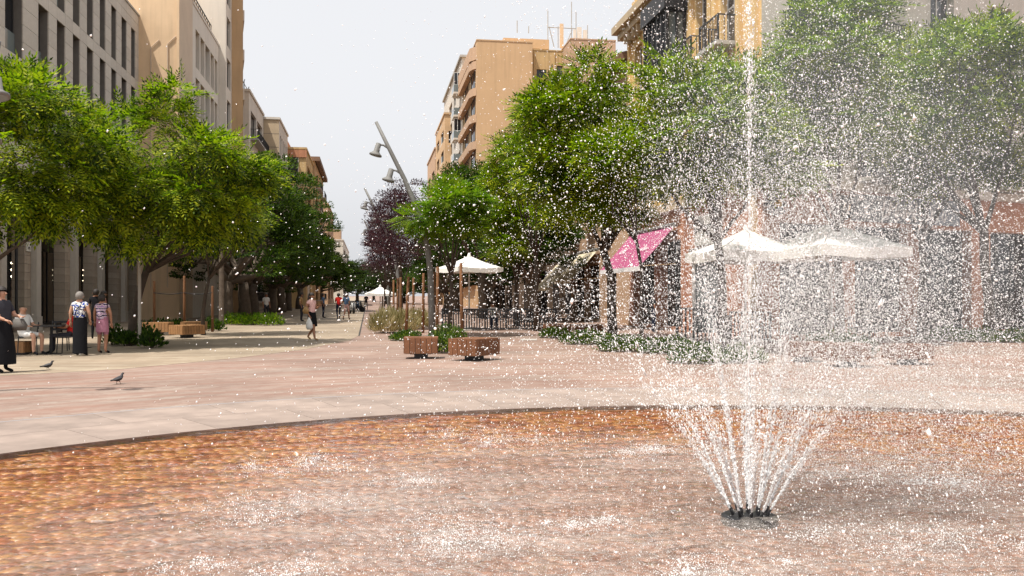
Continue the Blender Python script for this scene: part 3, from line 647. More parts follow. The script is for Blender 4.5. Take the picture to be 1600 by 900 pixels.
# ---- left: receding row of blocks
def recede(label, pxf, pxr, pxe, sfront_px, h, wm, wins, slim=False, frm='frame_dark', pan='glass', rail=False, shut=0.0, floors=5, fm=None, name='apartment_building'):
    """camera-facing end ending at column pxr, street side from pxr to pxe"""
    b = bthing(label, name=name); s0 = sfront_px; 
    k = (pxr - 800) / F; v = s0 * (math.sin(TH) + k * math.cos(TH)) / (math.cos(TH) - k * math.sin(TH)); s1 = sv(pxe, v); w_ = s1 - s0
    facade(b, 'F', v - 12, s0, 12, h, [], fm or wm)
    ops = []
    fh = (h - 1.2) / floors
    for i in range(floors):
        for (a, q) in wins:
            op = {}
            if rail: op['rail'] = 0.7
            if shut and random.random() < shut: op['shut'] = random.uniform(.3, .9)
            ops.append((w_ * a, w_ * q, fh * i + 0.9, fh * i + fh - 0.35, op))
    facade(b, 'A', v, s0, w_, h, ops, wm, frm, pan, 0.35, (1, 1)); roof(b, v - 12, v, s0, s1, h, wm, 0.25, 0.12); block(b, v - 12, v, s0, s1, 0, h, wm, inset=0.5)
    return b, v, s0, s1
sb5 = s4 + 14
b5, v5, a5, e5 = recede('pale rendered block with long recessed balconies and a roof garden', 382, 389, 411.5, sb5, 21.4, 'pale', [(0.12, 0.48), (0.54, 0.92)], rail=True, floors=5)
for i in range(3): MB().tube([(v5 - 0.6, a5 + 1 + i * 3.2, 21.6), (v5 - .6, a5 + 1 + i * 3.2, 22.6), (v5 - .6, a5 + 1.5 + i * 3.2, 22.9)], 0.05).build('roof_railing', M['iron'], b5)
MB().span((v5 - .65, a5 + .4, 22.4), (v5 - .6, e5 - .4, 22.46)).build('roof_rail', M['iron'], b5)
b6, v6, a6, e6 = recede('beige stone-clad block with a blank end wall and tall narrow windows', 412, 436, 449.5, e5 + 0.1, 21.1, 'pale', [(0.1, 0.2), (0.27, 0.37), (.44, .54), (.61, .71), (.78, .88)], floors=3, fm='beige')
for z in np.arange(1.5, 21, 1.5): MB().span((v6 - 11.9, a6 - 0.012, z), (v6 - 0.02, a6 - 0.002, z + 0.04)).build('cladding_joint', M['joint'], b6)
b7, v7, a7, e7 = recede('orange house with white glazed bay beyond the beige block', 450, 478, 489, e6 + 0.1, 19.6, 'orange2', [(0.2, 0.75)], shut=.5, floors=5)
for z in (12.6, 16.4):
    wi = ob('window', winmesh(2.6, 2.4, 2, 2, 'frame_white'), b7, (v7 - 2.2, a7 - 0.06, z)); ob('pane', boxmesh('pane', 2.5, 0.02, 2.3, 'glass' if z > 13 else 'shutter'), wi, (0, 0.04, 0.03))
    ob('sill', boxmesh('sill', 2.9, 0.3, 0.12, 'white_render'), wi, (0, -0.05, -0.14))
MB().span((v7 - 7, a7 + 1, 19.8), (v7 - 2.5, a7 + 8, 21.2)).build('penthouse', M['terra'], b7)
MB().span((v7 - 11.9, a7 - .15, 18.6), (v7 + .1, a7 - .02, 19.5)).build('cornice', M['terra'], b7)
b8, v8, a8, e8 = recede('darker ochre house with a tiled eave and small balconies farther down', 480, 492, 505, e7 + 0.2, 20.3, 'orange', [(0.1, 0.35), (0.6, 0.85)], rail=True, floors=6)
MB().span((v8 - 12, a8 - .5, 20.3), (v8 + .7, e8 + .2, 20.9)).build('eave', M['tile'], b8)
b9, v9, a9, e9 = recede('far pale house with stepped roof seen past the clipped trees', 505, 512, 521, e8 + 8, 17.5, 'peach', [(0.1, 0.35), (0.6, 0.85)], floors=5)
b10, v10, a10, e10 = recede('farthest tan house on the left of the avenue', 525, 536, 545, e9 + 20, 14.0, 'pale', [(0.1, 0.35), (0.6, 0.85)], floors=4)
MB().span((v10 - 3, a10, 14), (v10 - .5, a10 + 6, 16.5)).build('roof_turret', M['peach'], b10)

# ---- right: big orange block
vR = 13.0; sR = sv(745, vR)
r1 = bthing('large orange apartment block with blank end wall and antennas on its roof', name='apartment_building')
kx = lambda px: ((px - 800) / F - math.tan(-TH)) * 0  # unused
def vat(px, s): k = (px - 800) / F; return s * (math.sin(TH) + k * math.cos(TH)) / (math.cos(TH) - k * math.sin(TH))
va, vb, vc = vR, vat(832, sR), vat(883, sR); vd = vat(962, sR - 3)
HR = 32.4
facade(r1, 'F', va, sR, vb - va, HR, [], 'orange')
zz = lambda y, s=sR: CH + (HZ - y) / F * (s * math.cos(TH) + 15 * math.sin(TH))
wx = lambda px: vat(px, sR + 1) - vb
facade(r1, 'F', vb, sR + 1.0, vc - vb, zz(72), [(wx(838.5), wx(854), zz(115.5), zz(102), {'mull': (2, 1)}), (wx(870), wx(879), zz(117.5), zz(95), {'fr': 'frame_dark', 'mull': (1, 2), 'pane': 'glass_pale'}), (wx(838.5), wx(854), zz(156), zz(143), {'mull': (2, 1)}), (wx(838.5), wx(854), zz(197), zz(184), {'mull': (2, 1)}), (wx(838.5), wx(854), zz(238), zz(225))], 'orange2', depth=0.3)
facade(r1, 'F', vc, sR - 3, vd - vc, zz(67), [], 'peach'); side(r1, 'B', vc, sR + 1.02, 4.0, zz(67), 'peach')
wallmesh(1.0, HR, [], .2).build('side_wall', M['orange'], r1, loc=(vb, sR, 0), rz=math.pi / 2)
side(r1, 'A', vd, sR - 3, 14, zz(67), 'peach')
roof(r1, va, vb, sR, sR + 22, HR, 'orange', .15, .05); roof(r1, vb + .1, vc - .1, sR + 1, sR + 20, zz(72), 'orange2', .12, .06); roof(r1, vc, vd, sR - 3, sR + 12, zz(67), 'peach', .15, .05)
MB().span((vat(790, sR) + .2, sR + 3, HR + .16), (vat(858, sR + 3), sR + 11, HR + 1.35)).build('penthouse', M['orange'], r1)
block(r1, va + .3, vd, sR + 1.6, sR + 18, 0, zz(72) - 1, 'orange', inset=0.4)
# street side of r1: projecting parapet bands with canted ends
wS = sv(723, vR) - sR
side(r1, 'B', vR, sR + wS, wS, HR, 'orange')
for i in range(9):
    z = 3.2 + i * 3.25
    if z > HR - 2.5: break
    MB().prism([(vR - 0.02, sR + 0.5), (vR - 0.35, sR + 0.9), (vR - 0.70, sR + 2.2), (vR - 0.70, sR + wS - 0.6), (vR - 0.02, sR + wS - 0.4)][::-1], z - 0.1, z + 0.85).build('balcony_parapet', M['peach'], r1)
    for j in range(4):
        a = sR + 1.2 + j * (wS - 2) / 4
        wi = ob('window', winmesh((wS - 2) / 4 - .3, 2.0, 2, 1, 'frame_dark'), r1, (vR - 0.12, a + (wS - 2) / 8, z + 1.06), -math.pi / 2)
        ob('pane', boxmesh('pane', (wS - 2) / 4 - .34, .02, 1.98, 'glass' if j in (0, 2) else 'cream_shutter'), wi, (0, .045, .01))
MB().prism([(vR, sR + 0.4), (vR - .7, sR + 1.6), (vR - .7, sR + wS - .6), (vR, sR + wS)][::-1], HR - 2.2, HR - 0.6).build('roof_parapet', M['peach'], r1)
# antennas
def anten(px, y0, y1, ds=4, r_=0.06): s = sR + ds; v = vat(px, s); MB().tube([(v, s, zz(y0, s)), (v, s, zz(y1, s))], r_, 6).build('antenna_mast', M['concrete'], r1)
for px, y0, y1 in ((808, 49, 30), (856, 66, 12), (893, 72, -4), (900, 68, 12), (918, 68, 32), (826, 49, 38), (872, 70, 36)): anten(px, y0, y1)
for px, y0, y1, wq in ((877.5, 70, 32, .55), (905, 66, 36, .7), (914, 66, 40, .55), (898, 68, 40, .4)):
    s = sR + 3; v = vat(px, s); ob('antenna_panel', boxmesh('antenna_panel', wq * .8, .3, zz(y1, s) - zz(y0, s), 'white_render' if px > 880 else 'tan'), r1, (v, s, zz(y0, s)))
s = sR + 4
MB().tube([(vat(856, s), s, zz(38, s)), (vat(900, s), s, zz(38, s))], .06, 6).tube([(vat(858, s), s, zz(37, s)), (vat(866, s), s, zz(70, s))], .06, 6).tube([(vat(894, s), s, zz(40, s)), (vat(882, s), s, zz(70, s))], .06, 6).build('antenna_frame', M['concrete'], r1)

for px_, y_ in ((862, 128), (846, 172), (874, 160)):
    ac = ob('air_conditioner', boxmesh('air_conditioner', .95, .38, .65, 'frame_white'), r1, (vat(px_, sR + 1), sR + .8, zz(y_)))
    MB().tube([(0, -.20, .32), (0, -.205, .32)], .24, 14).build('fan_grille', M['darkstone'], ac)
for px_ in (834, 866): MB().tube([(vat(px_, sR + 1), sR + .93, 3), (vat(px_, sR + 1), sR + .93, zz(74))], .07, 6).build('downpipe', M['orange2'], r1)
for px_ in (236, 262):
    v_ = vat(px_, sT); MB().tube([(v_, sT - .05, 2), (v_, sT - .05, 14.5 + px_ * .01), (v_ + .5, sT - .05, 15.0 + px_ * .01)], .035, 6).build('conduit', M['tanbrick'], b2)
MB().tube([(vT - 2.6, sT - .06, 13.1), (vT - 1.2, sT - .06, 13.4), (vT - .1, sT - .06, 13.3)], .02, 5).build('cable', M['frame_dark'], b2)
r2 = bthing('white and grey block with glazed balconies beyond the orange block', name='apartment_building')
s2 = sR + wS + 0.1; v2 = 12.9
H2 = CH + (HZ - 88) / F * (s2)
s2e = sv(694, v2); w2 = s2e - s2
ops = [(w2 * a, w2 * b, z, z + 1.7) for z in np.arange(4.4, H2 - 3, 3.2) for a, b in ((.1, .24), (.32, .5), (.58, .7), (.78, .92))]
facade(r2, 'B', v2, s2e, w2, H2, ops, 'pale', depth=.25, mull=(2, 1)); facade(r2, 'F', v2, s2, 10, H2, [], 'pale'); roof(r2, v2, v2 + 10, s2, s2e, H2, 'concrete', .3, .3); block(r2, v2, v2 + 10, s2, s2e, 0, H2, 'pale', inset=.5)
vb0 = vat(709, s2)
for i, z in enumerate(np.arange(4.0, H2 - 2.5, 3.2)):
    sl_ = ob('balcony_slab', boxmesh('balcony_slab', v2 - vb0, 3.2, .25, 'white_render'), r2, ((vb0 + v2) / 2 - .02, s2 + 1.6, z))
    ob('balcony_glass', boxmesh('balcony_glass', v2 - vb0 - .05, .04, 1.0, 'glass_pale'), sl_, (0, -1.55, .25)); ob('balcony_glass', boxmesh('balcony_glass', .04, 3.1, 1.0, 'glass_pale'), sl_, (-(v2 - vb0) / 2 + .05, 0, .25))
    if i % 2 == 0:
        wi = ob('window', winmesh(v2 - vb0 - .1, 1.7, 2, 1, 'frame_white'), r2, ((vb0 + v2) / 2 - .02, s2 + .15, z + 1.26)); ob('pane', boxmesh('pane', v2 - vb0 - .14, .02, 1.66, 'glass'), wi, (0, .045, .01))
    sl2 = ob('balcony_slab', boxmesh('balcony_slab', .9, 4, .25, 'white_render'), r2, (v2 - .45, s2e - 4, z)); ob('balcony_glass', boxmesh('balcony_glass', .04, 3.9, 1.0, 'glass_pale'), sl2, (-.4, 0, .25)); ob('balcony_glass', boxmesh('balcony_glass', .8, .04, 1.0, 'glass_pale'), sl2, (0, -1.9, .25))
def rrow(label, s0, pxl, v, h, m, name='apartment_building'):
    b = bthing(label, name=name); s1 = sv(pxl, v); w_ = s1 - s0
    facade(b, 'B', v, s1, w_, h, [(w_ * a, w_ * q, z, z + 1.8) for z in np.arange(4, h - 2.5, 3.2) for a, q in ((.12, .4), (.6, .88))], m, depth=.25); facade(b, 'F', v, s0, 12, h, [(.6, 2.2, h - 4.5, h - 2.6)], m); roof(b, v, v + 12, s0, s1, h, m, .3, .15); block(b, v, v + 12, s0, s1, 0, h, m, inset=.5)
    return b
rrow('far orange block with a small corner window right of the avenue', sv(695, 12.0), 681, 12.0, 30.2, 'orange'); rrow('farthest reddish block on the right of the avenue', sv(680, 12.2), 668, 12.2, 28.5, 'peach')

# ---- right: low tiled houses along the avenue, behind the trees
r5 = bthing('low house with brown tiled eave and cream awnings behind the trees', name='tiled_house')
sY1 = sv(984, vR)
s57, s84 = sv(892, vR), sR - 3.3
facade(r5, 'B', vR, s57, s57 - sY1, 13.5, [(x, x + 1.3, z, z + 2.3, {'rail': .6}) for x in (1.2, 5, 8.6) for z in (6.0, 10.0)] + [(.6, 3.6, .15, 3.3, {'name': 'shop_window'}), (4.2, 7.2, .15, 3.3, {'name': 'shop_window'}), (7.8, 10.8, .15, 3.3, {'name': 'shop_window'})], 'peach', depth=.4)
block(r5, vR, vR + 10, sY1, s57, 0, 13.5, 'peach', inset=.5)
MB().add([(vR - .9, sY1, 13.5), (vR - .9, s57 + .5, 13.5), (vR + 5, s57 + .5, 15.2), (vR + 5, sY1, 15.2), (vR - .9, sY1, 13.25), (vR - .9, s57 + .5, 13.25), (vR + 5, s57 + .5, 14.8), (vR + 5, sY1, 14.8)], [(0, 3, 2, 1), (4, 5, 6, 7), (0, 1, 5, 4), (1, 2, 6, 5), (2, 3, 7, 6), (3, 0, 4, 7)]).build('roof', M['tile'], r5)
for i in range(26): MB().tube([(vR - .92, sY1 + .2 + i * (s57 - sY1) / 26, 13.53), (vR + 2.5, sY1 + .2 + i * (s57 - sY1) / 26, 14.52)], .11, 6).build('roof_tile', M['tile'], r5)
r6 = bthing('low shop row behind the cafe terrace, its fronts coloured dark as shade', name='shop_row')
facade(r6, 'B', vR + .4, s84, s84 - s57 - .1, 9.5, [(x, x + 3.4, .2, 3.4, {'name': 'shop_window'}) for x in np.arange(.8, s84 - s57 - 4, 4.2)] + [(x, x + 1.4, 5.2, 7.4) for x in np.arange(1.6, s84 - s57 - 4, 4.2)], 'shade_umber', depth=.4)
block(r6, vR + .4, vR + 10, s57, s84, 0, 9.5, 'shade_umber', inset=.5); roof(r6, vR + .4, vR + 10, s57 + .2, s84, 9.5, 'tile', .3, .3)

# ---- right: ornate yellow corner house
r7 = bthing('ornate yellow corner house with black glazed bay and iron balconies', name='corner_house')
sY0 = sv(1190, vR); wY = sY1 - sY0; HY = 15.0
fx = lambda px: sY1 - sv(px, vR)      # x along facade 'B' measured from the far corner
ops = []
for z, h_ in ((10.6, 3.1), (6.2, 3.0)):
    for a, b in ((1088, 1104), (1126, 1148)):
        ops.append((fx(a), fx(b), z, z + h_, {'rail': .75, 'fr': 'frame_white', 'mull': (2, 2)}))
    ops.append((fx(992), fx(1003), z, z + h_, {'fr': 'frame_white', 'mull': (2, 2)}))
ops.append((fx(1012), fx(1060), 6.2, 9.0, {'fr': 'frame_white', 'mull': (3, 2)}))
facade(r7, 'B', vR, sY1, wY, HY, ops, 'yellow', depth=.35, z0=5.4)
for px in (985.5, 1082, 1112, 1119, 1158, 1183):
    MB().span((vR - .14, sv(px, vR) - .16, 5.4), (vR - .002, sv(px, vR) + .16, HY - .5)).build('pilaster', M['yellow'], r7)
for a, b in ((1088, 1104), (1126, 1148)):
    for z in (13.85, 9.35): MB().span((vR - .28, sv(b, vR) - .15, z), (vR - .002, sv(a, vR) + .15, z + .22)).build('lintel', M['yellow'], r7)
co = MB().span((vR - .75, sY0 - .5, HY - .25), (vR + .3, sY1 + .75, HY + .1)).span((vR - .5, sY0 - .3, HY - .6), (vR - .01, sY1 + .5, HY - .252)).build('cornice', M['beige'], r7)
for i in range(22): ob('bracket', boxmesh('bracket', .35, .16, .38, 'beige'), co, (vR - .18 - .1, sY0 + .2 + i * wY / 22, HY - .985))
MB().span((vR + .1, sY0, HY + .1), (vR + .5, sY1, HY + 1.2)).build('parapet', M['yellow'], r7)
side(r7, 'F', vR, sY1 + .01, 6, HY, 'yellow')
# glazed bay
vb_ = 12.05; bs0, bs1 = sv(1075, vR), sv(1005, vb_)
bay = MB().span((vb_, bs0, 9.6), (vR - .001, bs1, 10.4)).span((vb_ - .1, bs0 - .1, 13.3), (vR - .001, bs1 + .1, 14.1)).span((vb_ + .2, bs0 + .2, 10.4), (vR - .001, bs1 - .2, 13.3)).build('bay_window', M['black_metal'], r7)
for i in range(6):
    s = bs0 + .06 + i * (bs1 - bs0 - .12) / 5; ob('mullion', boxmesh('mullion', .1, .1, 2.9, 'black_metal'), bay, (vb_ + .05, s, 10.4))
    if i < 5: ob('pane', boxmesh('pane', .02, (bs1 - bs0) / 5 - .12, 2.88, 'glass'), bay, (vb_ + .10, s + (bs1 - bs0) / 10, 10.41))
ob('pane', boxmesh('pane', .6, .02, 2.7, 'glass_pale'), bay, (vb_ + .48, bs0 + .19, 10.5))
ob('mullion', boxmesh('mullion', .09, .09, 2.9, 'black_metal'), bay, (vb_ + .5, bs0 + .1, 10.4))
# ground floor on the avenue side
gops = [(fx(1030), fx(1066), .15, 3.9, {'name': 'shop_window', 'mull': (3, 1)}), (fx(1092), fx(1126), .15, 3.2, {'name': 'shop_window', 'mull': (2, 1)}), (fx(1152), fx(1168), .15, 3.3, {'name': 'door', 'mull': (2, 1)}), (fx(990), fx(1022), .15, 3.6, {'name': 'shop_window', 'mull': (3, 1)})]
facade(r7, 'B', vR, sY1, wY, 5.4, gops, 'terra', depth=.5)
MB().span((vR - .25, sY0 - .2, 5.15), (vR - .003, sY1 + .1, 5.5)).build('string_course', M['beige'], r7)
for px in (1072, 1086, 1140, 1180): MB().span((vR - .16, sv(px, vR) - .2, 0), (vR - .004, sv(px, vR) + .2, 5.14)).build('pier', M['terra'] if px != 1180 else M['orange2'], r7)
# plaza side, set at an angle: pale upper storeys, terracotta piers and dark shopfronts
pA = inv @ Vector((*W(vR, sY0)[:2], 0)); pB = inv @ Vector((20.9 * 1.35, 36.8 + 3, 0)); dv = pB - pA; an7 = math.atan2(dv.y, dv.x); w7 = dv.length
fo = [(x, x + 1.3, z, z + 2.7, {'rail': .8, 'fr': 'frame_white', 'mull': (2, 2)}) for x in (1.2, 4.6, 8.2, 11.6, 15, 18.4) for z in (5.7, 10.2)]
facade(r7, an7, pA.x, pA.y, w7, HY, fo, 'pale', depth=.35, z0=5.4)
go = [(x, x + 2.7, .15, 4.0, {'name': 'shop_window', 'mull': (3, 1)}) for x in (.8, 4.3, 7.8, 11.6, 15.2, 18.8)]
facade(r7, an7, pA.x, pA.y, w7, 5.4, go, 'terra', depth=.5)
MB().span((0, -.3, 0), (w7, -.004, .3)).build('string_course', M['pale'], r7, loc=(pA.x, pA.y, 5.2), rz=an7)
MB().span((0, -.6, 0), (w7, -.004, .35)).build('cornice', M['pale'], r7, loc=(pA.x, pA.y, HY), rz=an7)
mb = MB(); q = [(pA.x, pA.y), (pB.x, pB.y), (pB.x + 3, pB.y + 8), (vR + 9, sY1), (vR + .4, sY1)]; mb.prism(q, HY - .2, HY + .3); mb.build('roof', M['concrete'], r7)
nx7, ny7 = -math.sin(an7), math.cos(an7)
MB().prism([(pA.x + .75, pA.y + .9), (pB.x + nx7 * .7, pB.y + ny7 * .7), (pB.x + 3, pB.y + 8), (vR + 9, sY1 - .6), (vR + .75, sY1 - .6)], 0, HY - .3).build('building_core', M['darkstone'], r7)
def on7(x, y, z): c, s_ = math.cos(an7), math.sin(an7); return RV * (pA.x + c * x - s_ * y) + U * (pA.y + s_ * x + c * y) + Vector((0, 0, z))
fs_ = MB().box((0, 0, 0), (5.6, .08, .95)).build('shop_fascia_sign', M['sign_blue'], None, loc=on7(6.9, -.06, 4.62), rz=TH + an7); tag(fs_, 'blue-grey shop fascia board with pale lettering above the parasols', 'sign')
ob('lettering', script_mesh(3.6, .6, 8, 'white_paint', 4, .05), fs_, (0.3, -.043, 0), rot=(R(90), 0, 0))
for i, x in enumerate((1.05, 3.9)):
    em = thing('wall_emblem', ('dark round wrought emblem with yellow centre on the corner pier', 'dark round wrought emblem with yellow centre left of the fascia board')[i], 'emblem', on7(x - .55 + i * .3, -.05, 4.6), TH + an7)
    mb = MB()
    for k in range(8): a = k * math.pi / 4; mb.tube([(0, 0, 0), (.42 * math.cos(a), 0, .42 * math.sin(a))], [.07, .11], 6)
    mb.build('petals', M['iron'], em, loc=(0, -.08, 0)); MB().tube([(0, -.24, 0), (0, -.12, 0)], .13, 10).build('centre', M['emblem'], em)
# shop sign beside the awning (avenue side)
s_a, s_b = sv(1087, vR), sv(1129, vR)
sg = MB().box((0, 0, 0), (s_a - s_b, .08, 1.15)).build('shop_sign', M['sign_grey'], None, loc=W(vR - .06, (s_a + s_b) / 2, 4.05), rz=TH - math.pi / 2); tag(sg, 'pale grey shop sign with dark hand-lettering beside the pink awning', 'sign')
ob('lettering', text_mesh('De-Jamón', .62, 'frame_dark'), sg, (-.05, -.043, .12), rot=(R(90), 0, 0))
sg2 = MB().box((0, 0, 0), (s_a - s_b - .2, .08, .5)).build('shop_sign', M['darkstone'], None, loc=W(vR - .3, (s_a + s_b) / 2, 3.1), rz=TH - math.pi / 2); tag(sg2, 'dark narrow sign strip under the pale hand-lettered board', 'sign')

# ------------------------------------------------------------------ awnings
def awning(name, label, v_top, ext, pxs, ztop, zbot, m, panels=1, script=None):
    sA_, sB_ = sv(pxs[0], v_top), sv(pxs[1], v_top)       # far, near
    t = thing(name, label, 'awning', W(v_top, sB_, 0), TH)
    L = sA_ - sB_; n = panels
    for k in range(n):
        a, b = L * k / n + .03, L * (k + 1) / n - .03; mb = MB(); ks = 8
        for i in range(ks + 1):
            f = i / ks; sag = -0.05 * math.sin(math.pi * f)
            for y in (a, b): mb.v.append((-.1 - (ext - .1) * f, y, ztop + (zbot - ztop) * f + sag))
        for i in range(ks): mb.f.append((2 * i, 2 * i + 1, 2 * i + 3, 2 * i + 2)); mb.m.append(0)
        o = len(mb.v); mb.v += [(x, y, z - .012) for x, y, z in mb.v[:o]]
        for i in range(ks): mb.f.append((o + 2 * i, o + 2 * i + 2, o + 2 * i + 3, o + 2 * i + 1)); mb.m.append(0)
        ca_ = mb.build('canopy', M[m], t)
        if script:
            me = script_mesh(1.1, .34, 5, 'white_paint', 8 + k, .02)
            sl_ = math.atan2(ztop - zbot, ext)
            rotm = Matrix.Rotation(-math.pi / 2, 4, 'Z') @ Matrix.Rotation(sl_, 4, 'X')
            f = .52; o_ = ob('lettering', me, ca_); o_.matrix_local = Matrix.Translation((-.1 - (ext - .1) * f - .02, (a + b) / 2, ztop + (zbot - ztop) * f + .03)) @ rotm
        MB().span((-ext - .01, a, zbot - .2), (-ext + .01, b, zbot - .002)).build('valance', M['white_paint'] if script else M[m], ca_)
    for y in (.02, L - .02): MB().tube([(-.05, y, zbot + .1), (-ext, y, zbot)], .025, 6).build('arm', M['leather'] if y < 1 else M['lamp'], t)
    MB().tube([(-.12, 0, ztop + .03), (-.12, L, ztop + .03)], .09, 8).build('cassette', M['lamp'], t)
    return t
awning('shop_awning', 'magenta two-panel shop awning with white script', vR - .05, 1.65, (988, 1058), 4.5, 2.75, 'pink', 2, 'Carla')
awning('shop_awning', 'cream shop awning nearer the magenta awning', vR - .05, 1.7, (908, 937), 4.1, 2.4, 'cream_canvas')
awning('shop_awning', 'cream shop awning farther along the tiled house', vR - .05, 1.9, (880, 904), 4.0, 2.0, 'cream_canvas')

# ------------------------------------------------------------------ street lamps
def lamp(label, base, rz, scale=1.0, flip=1):
    t = thing('street_lamp', label, 'street lamp', base, rz, 'curved street lamps along the plaza', scale)
    pts = [(0, 0, 0), (-.02, 0, 1.2), (-.06, 0, 2.4), (-.22, 0, 3.6), (-.55, 0, 4.7), (-1.02, 0, 5.8), (-1.52, 0, 6.8), (-2.06, 0, 7.9)]
    MB().tube(pts, [.125, .12, .115, .105, .095, .085, .075, .06], 12).build('pole', M['lamp'], t, True)
    MB().rings([(0, 0, 0, .22, .22), (0, 0, .03, .22, .22), (0, 0, .06, .14, .14)], 14).build('base_plate', M['lamp'], t)
    for z, x in ((6.92, -1.58), (5.98, -1.11)):
        hx = x - .42; hz = z + .05
        MB().tube([(x, 0, z - .02), (x - .2, 0, z + .12), (hx + .04, 0, hz + .1)], .035, 8).build('arm', M['lamp'], t)
        ax = Vector((-.28, 0, -1)).normalized(); p = Vector((hx, 0, hz)); 
        pts_ = [p - ax * -.0 - ax * .16, p - ax * .14, p + ax * .16, p + ax * .19, p + ax * .25, p + ax * .27, p + ax * .33, p + ax * .34]
        hd = MB().tube(pts_, [.05, .10, .11, .13, .20, .235, .235, .19], 14).build('lamp_head', M['lamp'], t, True)
        MB().tube([p + ax * .335, p + ax * .345], .18, 14).build('lens', M['glass_pale'], hd)
    return t
lamp('tall curved street lamp beside the wooden blocks, nearest on the right', G(675, 33), 0, 1.0)
lamp('curved street lamp among the purple trees, middle one', G(624, 52), 0, 0.98)
lamp('small far curved street lamp behind the purple trees', G(607, 74), 0, 0.98)
lamp('street lamp cut by the left edge of the frame', (-8.45, 13.8, 0), math.pi + R(-40), 0.655)

# ------------------------------------------------------------------ benches (wooden blocks on a dark foot)
def wood_block(label, px, d, w_, dp, h_, rz=0.0, m='wood', lift=.11):
    t = thing('wooden_bench', label, 'bench', G(px, d), rz, 'wooden block benches')
    MB().span((-w_ / 2 + .02, -dp / 2 + .02, lift + .01), (w_ / 2 - .02, dp / 2 - .02, lift + h_ - .03)).build('core', M['darkstone'], t)
    n = max(3, int(w_ / .115)); me = MB().box((0, 0, h_ / 2), (w_ / n - .012, .028, h_ - .04)).mesh('slat', M[m])
    for i in range(n):
        x = -w_ / 2 + w_ * (i + .5) / n
        for y in (-dp / 2, dp / 2): ob('slat', me, t, (x, y, lift))
    k = max(3, int(dp / .115)); me2 = MB().box((0, 0, h_ / 2), (.028, dp / k - .012, h_ - .04)).mesh('slat', M[m])
    for i in range(k):
        y = -dp / 2 + dp * (i + .5) / k
        for x in (-w_ / 2, w_ / 2): ob('slat', me2, t, (x, y, lift))
    me3 = MB().box((0, 0, 0), (w_ + .03, dp / k - .012, .045)).mesh('seat_plank', M[m])
    for i in range(k): ob('seat_plank', me3, t, (0, -dp / 2 + dp * (i + .5) / k, lift + h_ - .02))
    MB().box((0, 0, lift / 2), (.32, .32, lift)).box((0, 0, lift + .01), (.5, .4, .03)).build('foot', M['black_metal'], t)
    return t
wood_block('reddish wooden block bench left of the pair beside the lamp', 658, 21.5, .78, .62, .40, R(4))
wood_block('reddish wooden block bench right of the pair beside the lamp', 741, 20.9, .78, .95, .40, R(-33))
wood_block('light wooden block bench in front, near the left tree stakes', 292, 32, 0.75, .95, .34, R(-32), 'wood_light')
wood_block('light wooden block bench behind, left of the front one', 247, 34, .95, .6, .38, R(2), 'wood_light')
wood_block('light wooden block bench hidden behind the front one at the stakes', 303, 35.5, .85, .6, .36, R(2), 'wood_light')
wood_block('tan wooden block bench beside the cafe chairs at the far left', 31, 22.8, .42, .42, .30, 0, 'wood_light', .04)
wood_block('wooden block bench right of the spray near the hedge', 1418, 19.6, .88, .55, .33, R(6))
wood_block('wooden block bench behind the spray, leftmost of the right-hand three', 1256, 20.4, .72, .6, .34, 0)
wood_block('wooden block bench behind the spray, middle of the right-hand three', 1322, 19.0, .72, .7, .38, R(10))
for i, (px, d) in enumerate(((870, 33.5), (920, 34))): wood_block(('distant low wooden block bench, left of two under the trees', 'distant low wooden block bench, right of two under the trees')[i], px, d, 1.0, .6, .3)

